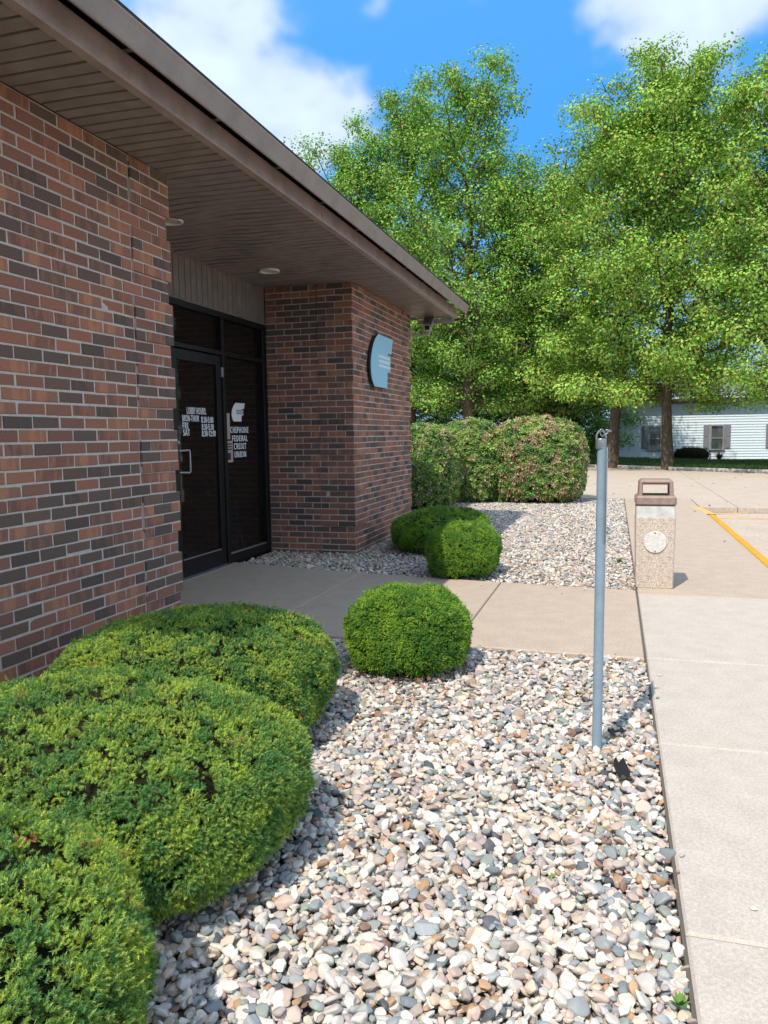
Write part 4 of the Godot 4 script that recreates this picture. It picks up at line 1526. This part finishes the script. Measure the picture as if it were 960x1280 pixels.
# ------------------------------------------------------------------ trees
func tree(called: String, label: String, at: Vector3, height: float, bare: float, radius: float, trunk_r: float, leaves: int, sd: int, tone: Color, lean := Vector3.ZERO, group := "trees behind the driveway", top_power := 0.55) -> void:
	var o := thing(called, label, "tree", at, group)
	var r := RandomNumberGenerator.new()
	r.seed = sd
	var wood := Acc.new()
	var path := PackedVector3Array()
	var rad := PackedFloat32Array()
	var sway := Vector3(r.randfn(), 0, r.randfn()) * 0.12
	for k in 11:
		var s := k / 10.0
		path.append(Vector3(0, -0.1 + s * height * 0.95, 0) + lean * s + sway * sin(s * 5.0) + Vector3(r.randfn(), 0, r.randfn()) * 0.05)
		rad.append(trunk_r * (1.25 if k == 0 else 1.0) * pow(1.0 - s * 0.96, 0.85) + 0.012)
	wood.tube(path, rad, 12)
	var clumps := []
	var limbs := 52
	for k in limbs:
		var s := (k + 0.5) / limbs
		var y := lerpf(bare, height * 0.95, pow(s, 1.12))
		var f := (y + 0.1) / (height * 0.95)
		var fi := clampf(f * 10.0, 0.0, 9.99)
		var root := path[int(fi)].lerp(path[int(fi) + 1], fi - int(fi))
		var cs := clampf((y - bare) / (height - bare), 0, 1)
		var prof := pow(maxf(0.0, 1.0 - pow(cs, 2.6)), top_power) * (0.8 + 0.2 * smoothstep(0.0, 0.22, cs)) + 0.12
		var L := radius * prof * r.randf_range(0.7, 1.14)
		var an := k * 2.39996 + r.randf_range(-0.4, 0.4)
		var rise := lerpf(0.05, 1.0, cs) + r.randf_range(-0.12, 0.15)
		var dir := Vector3(cos(an) * cos(rise), sin(rise), sin(an) * cos(rise))
		var lp := PackedVector3Array()
		var lr := PackedFloat32Array()
		for j in 6:
			var t := j / 5.0
			lp.append(root + dir * L * t + Vector3.UP * (L * 0.13 * t * t) + Vector3(r.randfn(), r.randfn(), r.randfn()) * 0.05 * L * t * 0.4)
			lr.append(maxf(0.012, trunk_r * 0.36 * (1.0 - cs * 0.5) * (1.0 - t * 0.85)))
		wood.tube(lp, lr, 6, false)
		for j in 3:
			var t := 0.42 + 0.58 * j / 2.0
			var bp := lp[mini(5, int(t * 5.0))]
			clumps.append([bp, 0.44 + L * 0.08])
			for b in 2:
				var sd3 := dir.cross(Vector3.UP).normalized() * (1.0 if b else -1.0)
				var tip := bp + (sd3 * r.randf_range(0.5, 1.0) + dir * 0.5 + Vector3.UP * r.randf_range(-0.1, 0.5)) * L * 0.26 * (1.2 - t * 0.5)
				wood.tube(PackedVector3Array([bp, tip]), PackedFloat32Array([0.02, 0.007]), 4, false)
				clumps.append([tip, r.randf_range(0.36, 0.6) + L * 0.05])
	part(o, "trunk", wood.mesh(), M.bark)
	# leaves: small folded faces gathered in clumps round the twigs
	var v := PackedVector3Array()
	var nn := PackedVector3Array()
	var cc := PackedColorArray()
	var uv := PackedVector2Array()
	var ii := PackedInt32Array()
	var per := leaves * 3 / clumps.size() + 1
	for q in clumps:
		var tint := r.randf_range(0.82, 1.18)
		var keep := r.randf()
		var cnt := int(per * (0.12 if keep < 0.2 else r.randf_range(0.75, 1.45)))
		for k in cnt:
			var d := Vector3(r.randfn(), r.randfn(), r.randfn()).normalized()
			var p: Vector3 = q[0] + d * (q[1] as float) * pow(r.randf(), 0.45) * Vector3(1.0, 0.74, 1.0)
			var nrm := (Vector3(r.randfn(), absf(r.randfn()) + 0.6, r.randfn()) * 0.7 + d * 1.1).normalized()
			var ax := nrm.cross(Vector3(r.randfn(), r.randfn(), r.randfn())).normalized()
			var sd2 := nrm.cross(ax)
			var sz := r.randf_range(0.032, 0.064)
			var col := Color(tone.r * tint * r.randf_range(0.75, 1.25), tone.g * tint * r.randf_range(0.82, 1.18), tone.b * tint)
			var wild := r.randf()
			if wild < 0.012:
				col = Color(0.55, 0.25, 0.06)
			elif wild < 0.035:
				col = Color(0.5, 0.45, 0.08)
			var soft := (nrm * 0.5 + d * 0.7 + Vector3.UP * 0.2).normalized()      # normals bent outward and up so a clump shades softly as one volume
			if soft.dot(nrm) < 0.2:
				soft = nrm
			var b := v.size()
			v.append(p - ax * sz); v.append(p + sd2 * sz * 0.8 - nrm * sz * 0.25); v.append(p + ax * sz); v.append(p - sd2 * sz * 0.8 - nrm * sz * 0.25)
			for e in 4:
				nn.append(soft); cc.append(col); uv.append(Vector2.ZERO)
			ii.append(b); ii.append(b + 1); ii.append(b + 2); ii.append(b); ii.append(b + 2); ii.append(b + 3)
	var arr := []
	arr.resize(Mesh.ARRAY_MAX)
	arr[Mesh.ARRAY_VERTEX] = v; arr[Mesh.ARRAY_NORMAL] = nn; arr[Mesh.ARRAY_COLOR] = cc; arr[Mesh.ARRAY_TEX_UV] = uv; arr[Mesh.ARRAY_INDEX] = ii
	var m := ArrayMesh.new()
	m.add_surface_from_arrays(Mesh.PRIMITIVE_TRIANGLES, arr)
	part(o, "crown", m, M.leaf).set_meta("kind", "stuff")

func trees() -> void:
	var green := Color(0.245, 0.43, 0.08)
	var lime := Color(0.29, 0.46, 0.08)
	var deep := Color(0.2, 0.37, 0.08)
	tree("shade_tree", "broad green tree rising behind the roof edge, farthest along the eave", Vector3(-10.6, 0, -33.0), 12.6, 2.0, 3.6, 0.24, 20000, 1, green)
	tree("shade_tree", "tall green tree with thin crown and sky gaps beside the roof edge", Vector3(-8.5, 0, -33.5), 14.7, 2.2, 3.4, 0.24, 19000, 2, green)
	tree("shade_tree", "tall green tree behind the roof corner with bare trunk above the shrubs", Vector3(-5.75, 0, -32.0), 14.7, 2.4, 3.5, 0.25, 20000, 3, green)
	tree("shade_tree", "smaller green tree in the dip of the treetops, over the tall shrubs", Vector3(-3.9, 0, -33.5), 11.0, 1.9, 3.2, 0.24, 17000, 4, green)
	tree("shade_tree", "slender tree standing behind the widest pink-tipped shrub", Vector3(-2.1, 0, -34.5), 11.8, 2.0, 3.0, 0.22, 15000, 5, green)
	tree("shade_tree", "tree with dark leaning trunk just behind the blue-grey post", Vector3(-0.05, 0.05, -30.3), 11.9, 2.4, 3.4, 0.21, 20000, 6, lime, Vector3(0.5, 0, -0.2))
	tree("shade_tree", "tall tree with patchy trunk on the lawn before the house windows", Vector3(1.77, 0.05, -28.9), 12.7, 2.2, 3.8, 0.18, 25000, 7, lime)
	tree("shade_tree", "tall green tree rising behind the pale house roof", Vector3(4.6, -0.1, -47.5), 18.0, 4.0, 4.9, 0.3, 20000, 8, lime)
	tree("shade_tree", "tree with low yellow-green boughs hanging before the house siding", Vector3(5.7, 0.05, -28.2), 11.0, 1.9, 4.1, 0.24, 27000, 9, lime)
	# lower growth behind
	var g := "low growth behind the shade trees"
	tree("thicket_tree", "low bushy tree in the gap between roof edge and trunks", Vector3(-10.5, -0.1, -41), 7.0, 0.5, 3.6, 0.15, 17000, 21, deep, Vector3.ZERO, g)
	tree("thicket_tree", "low bushy tree behind the bare trunk over the shrubs", Vector3(-7.2, -0.1, -42), 7.4, 0.5, 3.6, 0.15, 17000, 22, deep, Vector3.ZERO, g)
	tree("thicket_tree", "low bushy tree behind the pink-tipped shrub", Vector3(-3.9, -0.1, -41.5), 7.0, 0.5, 3.4, 0.15, 17000, 23, deep, Vector3.ZERO, g)
	tree("thicket_tree", "low bushy tree beside the pale house's corner", Vector3(-1.7, -0.1, -39), 5.2, 0.3, 2.2, 0.12, 12000, 24, deep, Vector3.ZERO, g)

# ------------------------------------------------------------------ house behind
func house() -> void:
	var h := thing("pale_house", "pale blue-white sided house with grey shutters behind the trees", "house", Vector3(0.16, -0.08, -40.0))
	h.scale = Vector3.ONE * 1.11
	var wall := Acc.new()
	wall.box(Vector3(0.0, -0.3, -7.0), Vector3(16.0, 2.75, -0.03))
	var w := part(h, "wall", wall.mesh(), M.siding)
	# lapped siding boards; those beside the openings are cut
	var holes := [[0.98, 2.05, 0.48, 1.5], [3.47, 4.54, 0.48, 1.5], [5.9, 6.97, 0.48, 1.5]]
	for k in 24:
		var y0 := 0.06 + k * 0.112
		var spans := [[0.02, 15.98]]
		for q in holes:
			if y0 + 0.112 > q[2] and y0 < q[3]:
				var last: Array = spans.pop_back()
				spans.append([last[0], q[0] + 0.2])
				spans.append([q[1] - 0.2, last[1]])
		for s in spans:
			var a := Acc.new()
			a.quad(Vector3(s[0], y0, 0.0), Vector3(s[1], y0, 0.0), Vector3(s[1], y0 + 0.112, -0.022), Vector3(s[0], y0 + 0.112, -0.022))
			a.quad(Vector3(s[0], y0, -0.022), Vector3(s[1], y0, -0.022), Vector3(s[1], y0, 0.0), Vector3(s[0], y0, 0.0))
			part(w, "siding_board", a.mesh(), M.siding)
	boxpart(h, "corner_board", Vector3(-0.05, -0.1, -0.1), Vector3(0.06, 2.75, 0.03), M.siding, 0.005)
	boxpart(h, "foundation", Vector3(0.0, -0.3, -0.02), Vector3(16.0, 0.06, 0.01), M.concrete_pale)
	for q in holes:
		var wn := Node3D.new()
		wn.name = "window"
		h.add_child(wn, true)
		var c: float = (q[0] + q[1]) / 2
		var x0 := c - 0.29
		var x1 := c + 0.29
		boxpart(wn, "frame", Vector3(x0, q[2], -0.02), Vector3(x0 + 0.075, q[3], 0.05), M.window_trim, 0.006)
		boxpart(wn, "frame", Vector3(x1 - 0.075, q[2], -0.02), Vector3(x1, q[3], 0.05), M.window_trim, 0.006)
		boxpart(wn, "frame", Vector3(x0 + 0.075, q[3] - 0.06, -0.02), Vector3(x1 - 0.075, q[3], 0.05), M.window_trim, 0.006)
		boxpart(wn, "sill", Vector3(x0 - 0.03, q[2] - 0.05, -0.02), Vector3(x1 + 0.03, q[2] - 0.001, 0.07), M.window_trim, 0.006)
		boxpart(wn, "meeting_rail", Vector3(x0 + 0.075, q[2] + 0.44, -0.02), Vector3(x1 - 0.075, q[2] + 0.48, 0.03), M.window_trim, 0.004)
		boxpart(wn, "pane", Vector3(x0 + 0.075, q[2], 0.01), Vector3(x1 - 0.075, q[3] - 0.06, 0.011), M.house_glass)
		boxpart(wn, "curtain", Vector3(x0 + 0.075, q[2], -0.012), Vector3(x1 - 0.075, q[2] + 0.46, -0.008), M.curtain)
		for s in [0, 1]:
			var sx: float = q[0] if s == 0 else q[1] - 0.22
			var sh := boxpart(wn, "shutter", Vector3(sx, q[2] + 0.02, -0.015), Vector3(sx + 0.22, q[3] - 0.01, 0.025), M.shutter, 0.006)
			for y in [q[2] + 0.06, q[2] + 0.53]:
				boxpart(sh, "shutter_panel", Vector3(sx + 0.035, y, 0.0255), Vector3(sx + 0.185, y + 0.4, 0.034), M.shutter, 0.006)
	# roof with a slight overhang
	var r := Acc.new()
	r.quad(Vector3(-0.4, 2.73, 0.45), Vector3(16.4, 2.73, 0.45), Vector3(16.4, 3.6, -3.5), Vector3(-0.4, 3.6, -3.5))
	r.quad(Vector3(-0.4, 3.6, -3.5), Vector3(16.4, 3.6, -3.5), Vector3(16.4, 2.73, -7.4), Vector3(-0.4, 2.73, -7.4))
	part(h, "roof", r.mesh(), M.house_roof)
	boxpart(h, "eave", Vector3(-0.4, 2.61, 0.3), Vector3(16.4, 2.725, 0.44), M.siding, 0.01)
	var ga := Acc.new()
	ga.tri(Vector3(0, 2.75, -7.0), Vector3(0, 2.75, 0.0), Vector3(0, 3.5, -3.5))
	part(h, "gable", ga.mesh(), M.siding)
	# planting at its foot
	shrub("foundation_shrub", "low dark evergreen shrub at the foot of the pale house wall", Vector3(3.4, -0.14, -38.9), 0.83, 0.5, 0.72, 2.6, 1800, "dark", "", 31)
	var rp := thing("red_grass_plant", "spiky purple-red grass plant at the foot of the pale house wall", "plant", Vector3(4.6, -0.08, -38.9))
	for k in 34:
		var a := Acc.new()
		var an := k * 2.4
		var d := Vector3(cos(an), 0, sin(an))
		var sd2 := Vector3(-d.z, 0, d.x) * 0.022
		var tip := d * rng.randf_range(0.12, 0.38) + Vector3.UP * rng.randf_range(0.25, 0.48)
		var mid := tip * 0.5 + Vector3.UP * 0.08
		a.quad(-sd2, sd2, mid + sd2, mid - sd2)
		a.tri(mid - sd2, mid + sd2, tip)
		part(rp, "blade", a.mesh(), M.red_blade)

# ------------------------------------------------------------------ small litter on the ground
func bits() -> void:
	# scraps of black weed fabric showing through the gravel
	for q in [[Vector3(0.045, 0.012, -3.08), 0.045, 0.13, 0.15, "scrap of black weed fabric sticking up from the gravel near the post"], [Vector3(0.03, 0.012, -3.47), 0.07, 0.025, 0.5, "crumpled strip of black weed fabric in the gravel behind the post"]]:
		var o := thing("fabric_scrap", q[4], "fabric", q[0], "weed fabric scraps")
		var a := Acc.new()
		var pts := PackedVector3Array()
		for r in 5:
			for s in 5:
				var u := s / 4.0 - 0.5
				var w := r / 4.0 - 0.5
				pts.append(Basis(Vector3.UP, q[3]) * Vector3(u * q[1] * 1.4 * (1.0 - absf(w) * 0.8), 0.012 * sin(s * 2.1 + r * 1.3) + 0.01, w * q[2] * 1.2))
		a.grid(pts, 5, 5)
		part(o, "sheet", a.mesh(), M.fabric)
	# dry leaves: a drift along the lawn kerb and a few strays
	var lf := Acc.new()
	lf.quad(Vector3(-0.5, 0, -0.25), Vector3(0.1, 0.12, -0.4), Vector3(0.5, 0.0, 0.1), Vector3(-0.1, 0.18, 0.35))
	var m := lf.mesh()
	var dm := leafy(0.85, 0.0)
	m.surface_set_material(0, dm)
	var xfs := []
	var cols := []
	for k in 260:
		var x := rng.randf_range(-3.0, 9.0)
		var z := kerb_z(x) + 0.08 + absf(rng.randfn()) * 0.14
		xfs.append(Transform3D(Basis.from_euler(Vector3(rng.randfn() * 0.3, rng.randf() * TAU, 0)).scaled(Vector3.ONE * rng.randf_range(0.06, 0.12)), Vector3(x, 0.008, z)))
		cols.append(Color(0.2, 0.09, 0.045).lerp(Color(0.26, 0.16, 0.08), rng.randf()))
	for k in 70:
		var x := rng.randf_range(-2.0, 6.0)
		var z := rng.randf_range(-27.0, -9.0)
		if x < 0.25 and z > -16.4:
			continue
		var y := -0.092 if x > 1.6 and z > -14.5 else 0.006
		if x > 1.35 and x < 1.6:
			continue
		xfs.append(Transform3D(Basis.from_euler(Vector3(rng.randfn() * 0.3, rng.randf() * TAU, 0)).scaled(Vector3.ONE * rng.randf_range(0.035, 0.075)), Vector3(x, y, z)))
		cols.append(Color(0.1, 0.06, 0.04).lerp(Color(0.2, 0.12, 0.07), rng.randf()))
	for k in 60:      # under the round shrub
		var an := rng.randf() * TAU
		xfs.append(Transform3D(Basis.from_euler(Vector3(rng.randfn() * 0.5, rng.randf() * TAU, rng.randfn() * 0.4)).scaled(Vector3.ONE * rng.randf_range(0.02, 0.035)), Vector3(-1.13 + cos(an) * 0.33, 0.0 + rng.randf() * 0.01, -4.3 + sin(an) * 0.32)))
		cols.append(Color(0.2, 0.085, 0.05))
	var lit := scatter(self, "leaf_litter", m, xfs, cols)
	lit.set_meta("label", "scattered dry brown leaves along the lawn kerb and driveway")
	lit.set_meta("category", "leaves")
	# small weeds between the stones
	var g := "weeds in the gravel"
	for q in [[Vector3(0.165, -0.01, -1.83), 0.03, "small green weed at the sidewalk edge in the near gravel"], [Vector3(-0.16, -0.01, -2.28), 0.02, "tiny green weed sprouting amid the near river stones"], [Vector3(0.06, -0.01, -8.3), 0.06, "low green weed patch in the gravel beside the litter bin"]]:
		var o := thing("weed", q[2], "weed", q[0], g)
		var a := Acc.new()
		for k in 12:
			var an := k * 2.4
			var d := Vector3(cos(an), 0.6 + 0.5 * (k % 3), sin(an)).normalized()
			var w := d.cross(Vector3.UP).normalized() * (q[1] as float) * 0.22
			var L: float = q[1]
			a.quad(Vector3.ZERO, d * L * 0.5 + w, d * L, d * L * 0.5 - w)
		part(o, "leaves", a.mesh(), M.weed).set_meta("kind", "stuff")

func _ready() -> void:
	rng.seed = 20240
	camera_and_light()
	materials()
	M.red_blade = mat(lin(0.13, 0.035, 0.05), 0.7)
	M.weed = mat(lin(0.09, 0.2, 0.03), 0.7)
	print("materials ", Time.get_ticks_msec())
	ground()
	building()
	print("building ", Time.get_ticks_msec())
	for k in 4:
		sprigs.append(needle_sprig(k + 1))
		leaf_sprigs.append(leaf_sprig(k + 10, 7, 0.045, 0.05))
	house()
	trees()
	print("trees ", Time.get_ticks_msec())
	gravel_beds()
	print("gravel ", Time.get_ticks_msec())
	shrubs()
	print("shrubs ", Time.get_ticks_msec())
	fittings()
	post_and_bin()
	bits()
	print("done ", Time.get_ticks_msec())
